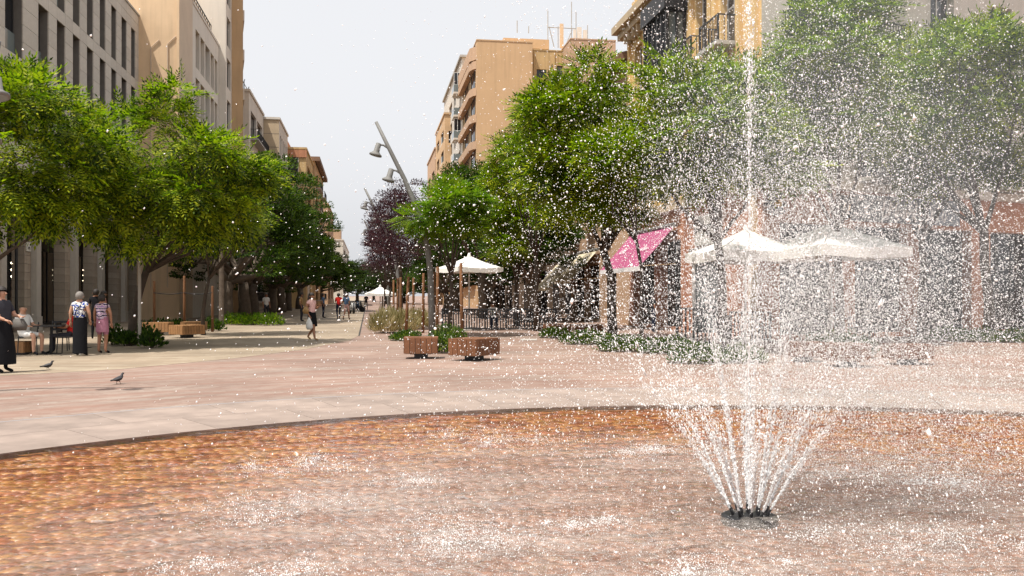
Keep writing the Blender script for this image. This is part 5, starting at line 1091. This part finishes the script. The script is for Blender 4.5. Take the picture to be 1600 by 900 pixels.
# ------------------------------------------------------------------ people
def person(label, loc, rz, top, bottom, skin='skin', hair='hair_dark', H=1.65, pose=None, sleeves=True, legs_cov='long', skirt=None, hairlen=.12, group='people on the plaza', shoes='cloth_black', simple=False, build=1.0, extras=None):
    J = {'pel': (0, 0, .93), 'sp': (0, .01, 1.10), 'ch': (0, .01, 1.28), 'nk': (0, .015, 1.43), 'h0': (0, .0, 1.50), 'h1': (0, -.005, 1.585),
         'sl': (-.165, .01, 1.36), 'el': (-.215, .03, 1.09), 'wl': (-.215, -.05, .86), 'sr': (.165, .01, 1.36), 'er': (.215, .03, 1.09), 'wr': (.215, -.05, .86),
         'hl': (-.09, 0, .88), 'kl': (-.10, -.02, .48), 'al': (-.105, .02, .085), 'tl': (-.12, -.15, .03), 'hr': (.09, 0, .88), 'kr': (.10, -.02, .48), 'ar': (.105, .02, .085), 'tr': (.12, -.15, .03)}
    if pose: J.update(pose)
    k = H / 1.68; J = {a: Vector(b) * k for a, b in J.items()}
    rad = {'pel': .135, 'sp': .125, 'ch': .135, 'nk': .052, 'h0': .075, 'h1': .088, 'sl': .062, 'el': .042, 'wl': .028, 'sr': .062, 'er': .042, 'wr': .028, 'hl': .088, 'kl': .058, 'al': .036, 'tl': .03, 'hr': .088, 'kr': .058, 'ar': .036, 'tr': .03}
    for a in ('pel', 'sp', 'ch', 'hl', 'hr'): rad[a] *= build
    E = [('pel', 'sp'), ('sp', 'ch'), ('ch', 'nk'), ('nk', 'h0'), ('h0', 'h1'), ('ch', 'sl'), ('sl', 'el'), ('el', 'wl'), ('ch', 'sr'), ('sr', 'er'), ('er', 'wr'), ('pel', 'hl'), ('hl', 'kl'), ('kl', 'al'), ('al', 'tl'), ('pel', 'hr'), ('hr', 'kr'), ('kr', 'ar'), ('ar', 'tr')]
    keys = list(J); me = bpy.data.meshes.new('skeleton'); me.from_pydata([J[a] for a in keys], [(keys.index(a), keys.index(b)) for a, b in E], [])
    t = thing('person', label, 'person', loc, rz, group); o = bpy.data.objects.new('tmp', me); COL.objects.link(o)
    md = o.modifiers.new('s', 'SKIN'); md.use_smooth_shade = True; md.branch_smoothing = .3
    for i, a in enumerate(keys): me.skin_vertices[0].data[i].radius = (rad[a] * k,) * 2; me.skin_vertices[0].data[i].use_root = (a == 'pel')
    sb = o.modifiers.new('d', 'SUBSURF'); sb.levels = 1 if simple else 2
    dg = bpy.context.evaluated_depsgraph_get(); dg.update(); body = bpy.data.meshes.new_from_object(o.evaluated_get(dg)); bpy.data.objects.remove(o)
    body.name = 'body'; body.materials.clear()
    for m in (skin, top, bottom, shoes): body.materials.append(M[m])
    mi = {('pel', 'sp'): 1, ('sp', 'ch'): 1, ('ch', 'nk'): 1, ('ch', 'sl'): 1, ('ch', 'sr'): 1, ('sl', 'el'): 1 if sleeves else 0, ('sr', 'er'): 1 if sleeves else 0, ('pel', 'hl'): 2, ('pel', 'hr'): 2, ('hl', 'kl'): 2, ('hr', 'kr'): 2, ('kl', 'al'): 2 if legs_cov == 'long' else 0, ('kr', 'ar'): 2 if legs_cov == 'long' else 0, ('al', 'tl'): 3, ('ar', 'tr'): 3}
    segs = [(J[a], J[b], mi.get((a, b), 0), (a, b)) for a, b in E]
    for f in body.polygons:
        c = f.center; best = None
        for a, b, m, e in segs:
            ab = b - a; tt = max(0, min(1, (c - a).dot(ab) / ab.length_squared)); dd = (c - (a + ab * tt)).length - rad[e[0]] * k * .5
            if best is None or dd < best[0]: best = (dd, m, tt, e)
        m = best[1]
        if best[3] in (('sl', 'el'), ('sr', 'er')) and sleeves and best[2] > .72: m = 0
        if best[3] == ('ch', 'nk') and best[2] > .8: m = 0
        if best[3] in (('hl', 'kl'), ('hr', 'kr')) and legs_cov == 'short' and best[2] > .85: m = 0
        f.material_index = m
    # hands with five fingers, nose and ears joined into the same body mesh
    mb = MB(); hx, h0 = J['h1'], J['h0']; fwd = Vector((0, -1, 0))
    if pose and 'face' in pose: fwd = Vector(pose['face']).normalized()
    rt = fwd.cross(Vector((0, 0, 1))).normalized()
    mb.tube([h0.lerp(hx, .55) + fwd * .075 * k, h0.lerp(hx, .25) + fwd * .108 * k, h0.lerp(hx, .15) + fwd * .085 * k], [.008, .016, .010], 6)
    for s_ in (-1, 1): mb.tube([h0.lerp(hx, .35) + rt * s_ * .082 * k + Vector((0, 0, .03)), h0.lerp(hx, .3) + rt * s_ * .098 * k, h0.lerp(hx, .05) + rt * s_ * .083 * k], [.008, .016, .008], 5)
    for e, w_ in (('el', 'wl'), ('er', 'wr')):
        d = (J[w_] - J[e]).normalized(); sd = d.cross(fwd).normalized() if d.cross(fwd).length > .1 else rt; nn = d.cross(sd).normalized(); p = J[w_]
        mb.tube([p - d * .02, p + d * .03, p + d * .085 * k], [.024, .034, .030], 8, flat=.55 if not simple else .7)
        if not simple:
            for q, l in zip((-.027, -.009, .009, .027), (.062, .075, .078, .068)):
                s0 = p + d * .075 * k + nn * q; mb.tube([s0, s0 + d * l * .5 + sd * .006, s0 + d * l + sd * .024], [.010, .009, .007], 5)
            s0 = p + d * .03 + nn * .03; mb.tube([s0, s0 + nn * .025 + d * .03, s0 + nn * .03 + d * .06 + sd * .01], [.011, .010, .008], 5)
    bm = bmesh.new(); bm.from_mesh(body); tmp = mb.mesh('x', M[skin], True); bm.from_mesh(tmp); bm.to_mesh(body); bm.free()
    ob('body', body, t)
    # hair cap
    hm = MB(); c = h0.lerp(hx, .62) - fwd * .02 * k; n = 14; rs = []
    for i in range(9):
        ph = -.9 + i * (math.pi / 2 + .9) / 8; rs.append((c.x, c.y, c.z + .118 * k * math.sin(ph), .100 * k * math.cos(ph) + .002, .112 * k * math.cos(ph) + .002))
    if hair:
        hm.rings(rs, n); hm.v = [v for v in hm.v]
        if hairlen > .14:
            b_ = c - fwd * .045 * k; hm.rings([(b_.x, b_.y, c.z - hairlen, .05 * k, .03 * k), (b_.x - fwd.x * .02, b_.y - fwd.y * .02, c.z - hairlen * .6, .09 * k, .055 * k), (b_.x, b_.y, c.z - .02, .095 * k, .08 * k), (b_.x, b_.y, c.z + .05, .08 * k, .07 * k)], 12)
        # open the face
        keep = []
        for f in hm.f:
            q = sum((Vector(hm.v[i]) for i in f), Vector()) / len(f) - c
            if q.dot(fwd) > .035 * k and q.z < .045 * k: continue
            keep.append(f)
        hm.f = keep; hm.m = [0] * len(keep); hm.build('hair', M[hair], t, True)
    if skirt: mb = MB(); mb.rings([(x * k, y * k, z * k, a * k, b * k) for x, y, z, a, b in skirt[1]], 18, cap=False); mb.build(skirt[2], M[skirt[0]], t, True)
    if extras: extras(t, J, k)
    return t
def strap_bag(m, side_=1):
    def f(t, J, k):
        sh = J['sl'] if side_ < 0 else J['sr']; hip = J['hr'] if side_ < 0 else J['hl']
        MB().tube([sh + Vector((0, -.05, .05)), J['ch'] + Vector((0, .14, -.05)), hip + Vector((0, .13, .1))], .014, 6).build('bag_strap', M[m], t)
    return f
# grey-haired woman, seen from behind
person('grey-haired woman in blue and white print top and black trousers, seen from behind', G(125, 22.3), R(180), 'print_blue', 'cloth_black', hair='hair_grey', H=1.62, sleeves=False, build=1.12,
       pose={'el': (-.24, .0, 1.10), 'wl': (-.20, -.12, .92), 'er': (.24, .02, 1.10), 'wr': (.26, -.04, .88)}, skirt=('cloth_black', [(0, 0, .07, .19, .13), (0, 0, .3, .18, .125), (0, 0, .6, .18, .13), (0, 0, .85, .175, .14), (0, 0, 1.0, .16, .13)], 'trousers'), extras=strap_bag('cloth_grey', -1))
person('woman in striped sleeveless top and mauve shorts, seen from behind', G(160, 23.2), R(170), 'print_stripe', 'cloth_mauve', skin='skin_tan', hair='hair_dark', H=1.56, sleeves=False, legs_cov='short', build=1.15,
       pose={'er': (.23, .02, 1.10), 'wr': (.25, -.03, .88), 'el': (-.25, .0, 1.10), 'wl': (-.24, -.05, .86)}, skirt=('cloth_mauve', [(0, 0, .60, .185, .13), (0, 0, .75, .18, .14), (0, 0, .95, .165, .135)], 'shorts'))
person('person in charcoal shirt and long black skirt cut by the left edge', G(3, 17.4), R(75), 'cloth_grey', 'cloth_black', H=1.70, build=1.2, hair='hair_dark',
       pose={'er': (.24, -.06, 1.10), 'wr': (.18, -.26, 1.08), 'el': (-.24, -.06, 1.1), 'wl': (-.16, -.24, 1.02)}, skirt=('cloth_black', [(0, 0, .17, .25, .24), (0, 0, .35, .255, .23), (0, 0, .7, .22, .19), (0, 0, .95, .18, .15), (0, 0, 1.02, .16, .13)], 'skirt'),
       extras=lambda t, J, k: MB().rings([(.2, -.2, .82, .10, .16), (.2, -.2, .92, .12, .19), (.2, -.18, 1.05, .07, .13)], 12).build('bag', M['bag_grey'], t, True))
SIT = {'pel': (0, .02, .52), 'sp': (0, .07, .70), 'ch': (0, .10, .88), 'nk': (0, .10, 1.03), 'h0': (0, .08, 1.10), 'h1': (0, .07, 1.185), 'sl': (-.165, .10, .96), 'el': (-.23, .0, .72), 'wl': (-.15, -.22, .72), 'sr': (.165, .10, .96), 'er': (.23, .0, .72), 'wr': (.15, -.22, .72),
       'hl': (-.09, .0, .50), 'kl': (-.12, -.42, .50), 'al': (-.12, -.42, .085), 'tl': (-.13, -.58, .03), 'hr': (.09, .0, .50), 'kr': (.12, -.42, .50), 'ar': (.12, -.40, .085), 'tr': (.13, -.56, .03)}
person('bald seated man in white shirt and pale trousers at the cafe table', G(40, 22.75), R(68), 'cloth_white', 'cloth_white', hair=None, H=1.72, pose=SIT, build=1.15, legs_cov='short')
person('seated person in red top across the cafe table', G(108, 23.2), R(-80), 'cloth_red', 'cloth_grey', skin='skin_tan', H=1.6, pose=SIT, hairlen=.2)
WALK = {'kl': (-.10, -.16, .50), 'al': (-.10, -.22, .09), 'tl': (-.11, -.38, .04), 'kr': (.10, -.02, .48), 'ar': (.10, .26, .14), 'tr': (.11, .14, .04), 'el': (-.22, .08, 1.1), 'wl': (-.2, -.06, .88), 'er': (.20, -.02, 1.10), 'wr': (.12, -.22, 1.18)}
def shop_bag(t, J, k):
    w_ = J['wl']; MB().rings([(w_.x - .02, w_.y - .03, .38, .05, .09), (w_.x - .02, w_.y - .03, .46, .08, .14), (w_.x - .02, w_.y - .02, .62, .06, .11), (w_.x, w_.y, .80, .015, .02)], 10).build('shopping_bag', M['cloth_white'], t, True)
    MB().rings([(w_.x - .05, w_.y + .1, .90, .05, .10), (w_.x - .05, w_.y + .1, 1.02, .07, .13), (w_.x - .04, w_.y + .1, 1.15, .02, .05)], 10).build('handbag', M['leather'], t, True)
person('long-haired woman in pale pink top and black knee-length shorts walking with a bag', G(487, 29.8), R(62), 'cloth_pink', 'cloth_black', skin='skin_tan', H=1.62, pose=WALK, sleeves=False, legs_cov='short', hairlen=.36, skirt=('cloth_black', [(0, -.04, .50, .16, .17), (0, -.02, .75, .165, .15), (0, 0, .98, .15, .13)], 'shorts'), extras=shop_bag, shoes='leather')
person('dark-clothed person in the arcade shade behind the two women', G(150, 31), R(200), 'cloth_black', 'cloth_black', skin='skin_tan', H=1.75, simple=True)
person('bare-shouldered person walking in the arcade shade', G(163, 33), R(120), 'cloth_mauve', 'cloth_black', skin='skin_tan', H=1.7, sleeves=False, simple=True)
FP = [(529, 56, 'cloth_red', 'cloth_navy', 'distant walker in a red top on the avenue', 200), (541, 55, 'cloth_blue', 'cloth_pink', 'distant walker with bare legs right of the one in red', 170), (505, 60, 'cloth_blue', 'cloth_navy', 'distant person in blue in the tree shade', 90), (572, 92, 'cloth_black', 'cloth_black', 'farthest dark walker in the middle of the avenue', 0), (471, 52, 'leather', 'cloth_grey', 'distant person in tan shirt behind the walking woman', 90), (416, 52, 'cloth_white', 'cloth_grey', 'pale-haired person sitting low behind the bright clumps', 45)]
for px, d, a, b, lab, r_ in FP: person(lab, G(px, d), R(r_), a, b, skin='skin_tan', H=1.68, simple=True, pose=WALK if px in (529, 541, 572) else None, legs_cov='short' if px == 541 else 'long', group='distant people', hair='hair_grey' if px == 416 else 'hair_dark')
person('seated guest in pale lilac shirt on the shaded terrace', G(770, 39.6), R(10), 'cloth_white', 'cloth_navy', pose=SIT, simple=True, group='cafe guests')
person('dark figure standing at the corner shop doorway', G(1021, 36), R(100), 'cloth_black', 'cloth_navy', skin='skin_tan', simple=True, group='cafe guests')

# ---- motor scooters far down the avenue
def scooter(label, loc, rz, m):
    t = thing('motor_scooter', label, 'scooter', loc, rz, 'scooters parked down the avenue')
    for y in (-.62, .62):
        w_ = MB(); w_.tube([(-.05, y, .25), (.05, y, .25)], .25, 14); wo_ = w_.build('wheel', M['black_metal'], t)
    MB().rings([(0, .25, .35, .13, .5), (0, .3, .55, .16, .48), (0, .3, .75, .14, .42)], 12).box((0, -.2, .32), (.3, .5, .06)).box((0, -.5, .62), (.36, .06, .6), M4=Matrix.Rotation(-.25, 3, 'X')).build('body', M[m], t, True)
    MB().rings([(0, .25, .75, .14, .42), (0, .25, .83, .12, .38)], 12).build('seat', M['black_metal'], t)
    MB().tube([(0, -.6, .25), (0, -.5, .95), (0, -.42, 1.05)], .03, 6).tube([(-.32, -.40, 1.04), (.32, -.40, 1.04)], .02, 6).build('handlebar', M['black_metal'], t)
for i, (px, d, m) in enumerate(((550, 75, 'frame_white'), (556, 82, 'black_metal'), (553, 90, 'cloth_blue'))): scooter(('white scooter parked beyond the distant walkers', 'black scooter parked beyond the distant walkers', 'blue scooter parked farthest beyond the walkers')[i], G(px, d), .4 + i, m)

# ---- pigeons
def pigeon(label, loc, rz):
    t = thing('pigeon', label, 'pigeon', loc, rz, 'pigeons on the paving', .70)
    pts = [(0, -.155, .250), (0, -.135, .252), (0, -.115, .253), (0, -.092, .245), (0, -.082, .215), (0, -.07, .180), (0, -.03, .145), (0, .03, .125), (0, .09, .118), (0, .14, .112), (0, .23, .10)]
    MB().tube(pts, [.003, .008, .024, .027, .028, .042, .058, .060, .042, .024, .016], 12).build('body', M['feather'], t, True)
    for s in (-1, 1):
        MB().tube([(s * .052, -.04, .16), (s * .064, .02, .145), (s * .05, .10, .125), (s * .02, .19, .11)], [.02, .042, .03, .006], 8, flat=.45).build('wing', M['feather'], t, True)
        fy = .03 * s; MB().tube([(s * .025, .02, .09), (s * .027, .02 + fy, .045), (s * .028, fy + .01, .008)], [.012, .006, .005], 6).tube([(s * .028, fy + .01, .006), (s * .028, fy - .035, .004)], .004, 5).tube([(s * .028, fy + .01, .006), (s * .05, fy - .02, .004)], .004, 5).tube([(s * .028, fy + .01, .006), (s * .03, fy + .03, .004)], .004, 5).build('leg', M['beak'], t)
pigeon('dark pigeon walking, left of two, on the beige paving', G(76, 2100 / (578 - 462)), R(112)); pigeon('dark pigeon standing nearer on the red paving, right of two', G(186, 2100 / (600 - 462)), R(150))

# ------------------------------------------------------------------ fountain: nozzle ring, jets, spray
NZ = G(1171, 6.15); NZ.z = WZ
fn = thing('fountain_nozzle', 'dark ring of fountain nozzles on a round plate in the pool', 'fountain', NZ)
MB().rings([(0, 0, -.06, .19, .19), (0, 0, -.002, .19, .19), (0, 0, .006, .165, .165)], 28).build('base_plate', M['black_metal'], fn)
JETS = []
for i in range(10): a = 2 * math.pi * i / 10 + .16; JETS.append((.118, a, R(29 if i % 2 else 24), 6.7))
for i in range(6): a = 2 * math.pi * i / 6 + .4; JETS.append((.062, a, R(9), 8.6))
JETS.append((0.0, 0, 0, 9.4))
jinfo = []
for r_, a, ln, sp in JETS:
    b = Vector((r_ * math.cos(a), r_ * math.sin(a), .012)); d = Vector((math.cos(a) * math.sin(ln), math.sin(a) * math.sin(ln), math.cos(ln)))
    MB().tube([b, b + d * .034, b + d * .036, b + d * .052], [.011, .011, .0085, .0085], 8).build('nozzle', M['black_metal'], fn); jinfo.append((NZ + b + d * .048, d, sp))
m, n, out = nodes('white_water'); df = n.nodes.new('ShaderNodeBsdfDiffuse'); df.inputs[0].default_value = (.66, .66, .66, 1); tl_ = n.nodes.new('ShaderNodeBsdfTranslucent'); tl_.inputs[0].default_value = (.50, .50, .50, 1)
gl = n.nodes.new('ShaderNodeBsdfGlossy'); gl.inputs['Roughness'].default_value = .12; x1 = n.nodes.new('ShaderNodeAddShader'); x2 = n.nodes.new('ShaderNodeMixShader'); x2.inputs[0].default_value = .16
n.links.new(df.outputs[0], x1.inputs[0]); n.links.new(tl_.outputs[0], x1.inputs[1]); n.links.new(x1.outputs[0], x2.inputs[1]); n.links.new(gl.outputs[0], x2.inputs[2]); n.links.new(x2.outputs[0], out.inputs[0]); M['water_drop'] = m
OCT = np.array([(1, 0, 0), (-1, 0, 0), (0, 1, 0), (0, -1, 0), (0, 0, 1), (0, 0, -1)], np.float32); OF = np.array([(0, 2, 4), (2, 1, 4), (1, 3, 4), (3, 0, 4), (2, 0, 5), (1, 2, 5), (3, 1, 5), (0, 3, 5)])
TET = np.array([(1, 1, 1), (-1, -1, 1), (-1, 1, -1), (1, -1, -1)], np.float32) * .75; TF = np.array([(0, 2, 1), (0, 1, 3), (0, 3, 2), (1, 2, 3)])
def ico():
    bm = bmesh.new(); bmesh.ops.create_icosphere(bm, subdivisions=1, radius=1); v = np.array([x.co[:] for x in bm.verts], np.float32); f = np.array([[q.index for q in t.verts] for t in bm.faces]); bm.free(); return v, f
ICV, ICF = ico()
def drops(pos, rad, rg, shape='oct', vel=None, stretch=0.0):
    T, Fc = {'oct': (OCT, OF), 'tet': (TET, TF), 'ico': (ICV, ICF)}[shape]
    n = len(pos); q = rg.normal(0, 1, (n, 4)); q /= np.linalg.norm(q, axis=1, keepdims=True); w_, x, y, z = q.T
    Rm = np.stack([np.stack([1 - 2 * (y * y + z * z), 2 * (x * y - z * w_), 2 * (x * z + y * w_)], -1), np.stack([2 * (x * y + z * w_), 1 - 2 * (x * x + z * z), 2 * (y * z - x * w_)], -1), np.stack([2 * (x * z - y * w_), 2 * (y * z + x * w_), 1 - 2 * (x * x + y * y)], -1)], 1)
    loc = np.einsum('nij,kj->nki', Rm, T) * rad[:, None, None]
    if vel is not None:
        d = vel / (np.linalg.norm(vel, axis=1, keepdims=True) + 1e-9); al = np.einsum('nki,ni->nk', loc, d); loc = loc + al[..., None] * d[:, None, :] * (stretch if not hasattr(stretch, '__len__') else stretch[:, None, None])
    V = (loc + pos[:, None, :]).reshape(-1, 3); return V, (np.arange(n)[:, None, None] * len(T) + Fc[None]).reshape(-1, 3)
def fly(n, rg, jets, tmax, drag, wind, jit, spd=.10, tmin=0.0):
    js = [jinfo[j] for j in rg.choice(jets, n)]; p = np.array([j[0] for j in js]); d = np.array([j[1] for j in js]); s = np.array([j[2] for j in js]) * rg.normal(1, spd, n).clip(.5, 1.25)
    v = d * s[:, None] + rg.normal(0, 1, (n, 3)) * jit * s[:, None]; age = rg.uniform(tmin, tmax, n); k = np.exp(rg.uniform(math.log(drag[0]), math.log(drag[1]), n))[:, None]; wv = np.array(wind)[None]
    dt = .02; t = 0
    while t < tmax:
        act = ((age > t) & (p[:, 2] > WZ))[:, None]; v = v + act * dt * (np.array([[0, 0, -9.81]]) - k * (v - wv)); p = p + act * v * dt; t += dt
    ok = p[:, 2] > WZ + .004; return p[ok], v[ok], k[ok, 0]
rg = np.random.default_rng(3)
def stuff(name, label, parts):
    o = 0; Vs = []; Fs = []
    for V, f in parts: Vs.append(V); Fs.append(f + o); o += len(V)
    return tag(ob(name, npmesh(name, np.concatenate(Vs), np.concatenate(Fs), M['water_drop'], False)), label, None, kind='stuff')
# coherent foot of each jet: a rope of stretched blobs breaking up with height
jl = {'out': [], 'in': []}
for idx, (p0, d, sp) in enumerate(jinfo):
    outer = idx < 10; n_ = 1150 if outer else (1200 if idx < 16 else 2430); T = (.085 if outer else .12) if idx < 16 else .34
    t = np.minimum(rg.exponential(T, n_), T * 4.5) if idx < 16 else np.clip(np.repeat(.58 * rg.uniform(0, 1, 90) ** 1.15, n_ // 90) + rg.normal(0, .006, n_), 0.001, .75)
    wid = .004 + (1.0 if outer else .42) * t ** 1.5 if idx < 16 else .005 + .05 * t
    lag = 1 - .25 * t * rg.uniform(0, 1, n_)
    p = np.array(p0)[None] + np.array(d)[None] * (sp * t * lag)[:, None] + np.array([[0, 0, -4.9]]) * (t ** 2)[:, None] + rg.normal(0, 1, (n_, 3)) * (wid * .55 * rg.choice([.5, 1, 1.7], n_))[:, None]
    vel = np.tile(np.array(d), (n_, 1)) * sp; V, Fq = drops(p, np.exp(rg.normal(math.log(.0024), .42, n_)), rg, 'oct', vel, rg.uniform(.2, 4.0, n_))
    core = MB(); ts = np.linspace(0, .055 if idx < 16 else .12, 9)
    core.tube([Vector(p0) + Vector(d) * (sp * q) + Vector(rg.normal(0, .0015 + .02 * q, 3)) for q in ts], [(.0055 if idx < 16 else .0085) * (1 - .35 * z_ / 8) * rg.uniform(.75, 1.25) for z_ in range(9)], 6)
    cV = np.array(core.v, np.float32); cF = np.array([t3 for f in core.f if len(f) == 4 for t3 in ((f[0], f[1], f[2]), (f[0], f[2], f[3]))]); Fq = np.concatenate([Fq, cF + len(V)]); V = np.concatenate([V, cV])
    nm = 'water_jet'
    az = math.degrees(math.atan2(d.y, d.x)) % 360
    if idx == 16: lab = 'tall central vertical water jet'
    elif outer: lab = 'slanting outer water jet fanning ' + ('right', 'right and away', 'away, right of centre', 'away, left of centre', 'left and away', 'left', 'left and towards the camera', 'forward, left of centre', 'forward, right of centre', 'right and towards the camera')[idx]
    else: lab = 'steep inner water jet tilting ' + ('right and away', 'straight away', 'left and away', 'left towards the camera', 'straight towards the camera', 'right towards the camera')[idx - 10]
    tag(ob(nm, npmesh(nm, V, Fq, M['water_drop'])), lab, None, 'water jets of the fountain', 'stuff')
O_, I_ = list(range(10)), list(range(10, 17))
parts = []
ln = lambda n_, m_, sg, hi: np.minimum(np.exp(rg.normal(math.log(m_), sg, n_)), hi)
for n_, js, tm, dg_, wd_, jt, sd_, t0_ in ((40000, O_, 1.3, (.12, 1.6), (.15, 0, 0), .07, .12, .06), (54000, I_, 1.9, (.1, 2.2), (.9, .1, 0), .085, .11, .10)):
    p, v, k = fly(n_, rg, js, tm, dg_, wd_, jt, sd_, t0_); rr = ln(len(p), .0021, .45, .007); big = rr > .0024; st = rg.uniform(0, 1.3, len(p))
    parts.append(drops(p[big], rr[big], rg, 'oct', v[big], st[big])); parts.append(drops(p[~big], rr[~big] * 1.1, rg, 'tet', v[~big], st[~big]))
p, v, k = fly(420, rg, O_ + I_, 1.7, (.1, .6), (.2, -.2, 0), .09, .12, .2); parts.append(drops(p, ln(len(p), .0055, .2, .009), rg, 'ico'))
stuff('water_spray', 'white drops of the fountain spray filling the air', parts)
pm = []
for n_, tm, dg_, wd_, jt in ((100000, 1.3, (1.2, 3.2), (2.4, .4, .8), .13), (80000, 1.9, (2.0, 5.0), (1.5, .3, .9), .17)):
    p, v, k = fly(n_, rg, I_, tm, dg_, wd_, jt, .18, .3); pm.append(p)
p = np.concatenate(pm); p = p + rg.normal(0, .10, p.shape); p = p[(p[:, 2] > .15) & (rg.uniform(0, 1, len(p)) < .85)]; p = p[:120000]
stuff('water_mist', 'fine mist of droplets drifting right of the jets', [drops(p, ln(len(p), .0022, .45, .0055), rg, 'tet')])
# the finest mist hangs as soft white air
mv, n, out = nodes('spray_air'); pv = n.nodes.new('ShaderNodeVolumePrincipled'); pv.inputs['Color'].default_value = (1, 1, 1, 1); pv.inputs['Density'].default_value = .013; pv.inputs['Anisotropy'].default_value = 0.0
n.links.new(pv.outputs[0], out.inputs['Volume'])
bm = bmesh.new(); bmesh.ops.create_icosphere(bm, subdivisions=4, radius=1); me_ = bpy.data.meshes.new('spray_cloud'); bm.to_mesh(me_); bm.free(); me_.materials.append(mv)
for f in me_.polygons: f.use_smooth = True
for (cx, cy, cz, rx, ry, rz_, lab) in ((2.7, 6.6, 2.9, 1.3, 1.1, 2.0, 'soft white mist hanging just right of the tall jet'), (3.2, 7.0, 2.5, 2.2, 1.5, 2.3, 'soft white mist spreading over the right-hand trees'), (2.1, 6.4, 1.7, 1.3, 1.1, 1.6, 'soft white mist low round the tall jet'), (3.9, 7.2, 1.9, 1.6, 1.3, 1.5, 'soft white mist drifting before the right-hand shops'), (2.9, 6.8, 3.4, 1.9, 1.2, 1.4, 'soft white mist at the top of the spray'), (2.6, 6.6, 2.2, .9, .9, 2.6, 'narrow upright wisp of mist beside the tall jet')):
    tag(ob('spray_cloud', me_, None, (cx, cy, cz), scale=(rx, ry, rz_)), lab, None, 'clouds of fine spray', 'stuff')
# splashes where the jets land, and the stippled surface of the pool
parts = []
for c, s in SPL:
    for q in range(6):
        ox, oy = rg.normal(0, .26 * s), rg.normal(0, .20 * s); n_ = int(rg.uniform(120, 420) * s); a = rg.uniform(0, 6.28, n_); sg = rg.uniform(.05, .22) * s; r_ = np.abs(rg.normal(0, sg, n_)); z = np.abs(rg.normal(0, .05 * s, n_)) * np.exp(-r_ / (.3 * s))
        p = np.stack([c.x + ox + 1.6 * r_ * np.cos(a), c.y + oy + r_ * np.sin(a), WZ + .004 + z], -1); parts.append(drops(p, np.exp(rg.normal(math.log(.0026), .4, n_)), rg, 'oct'))
stuff('water_splashes', 'white foamy splashes where the jets fall back into the pool', parts)
n_ = 120000; yy = 4.2 * (12.2 / 4.2) ** rg.uniform(0, 1, n_); pxx = 1600 * rg.beta(1.25, .95, n_) + rg.normal(0, 60, n_); xx = (pxx - 800) / F * yy
dn = np.min([np.hypot(xx - c.x, yy - c.y) / s for c, s in SPL] + [np.hypot(xx - NZ.x, yy - NZ.y) * .7], axis=0)
keep = (np.hypot(xx - PC.x, yy - PC.y) < PR - .3) & (rg.uniform(0, 1, n_) < np.clip(1.15 - .52 * dn, .03, 1) * np.clip((pxx - 330) / 350, .04, 1)) & (np.hypot(xx - NZ.x, yy - NZ.y) > .23)
p = np.stack([xx, yy, WZ + .002 + np.abs(rg.normal(0, .018, n_))], -1)[keep]; stuff('water_stipple', 'stippled droplets dancing on the pool surface', [drops(p, ln(len(p), .0015, .4, .0036), rg, 'tet')])
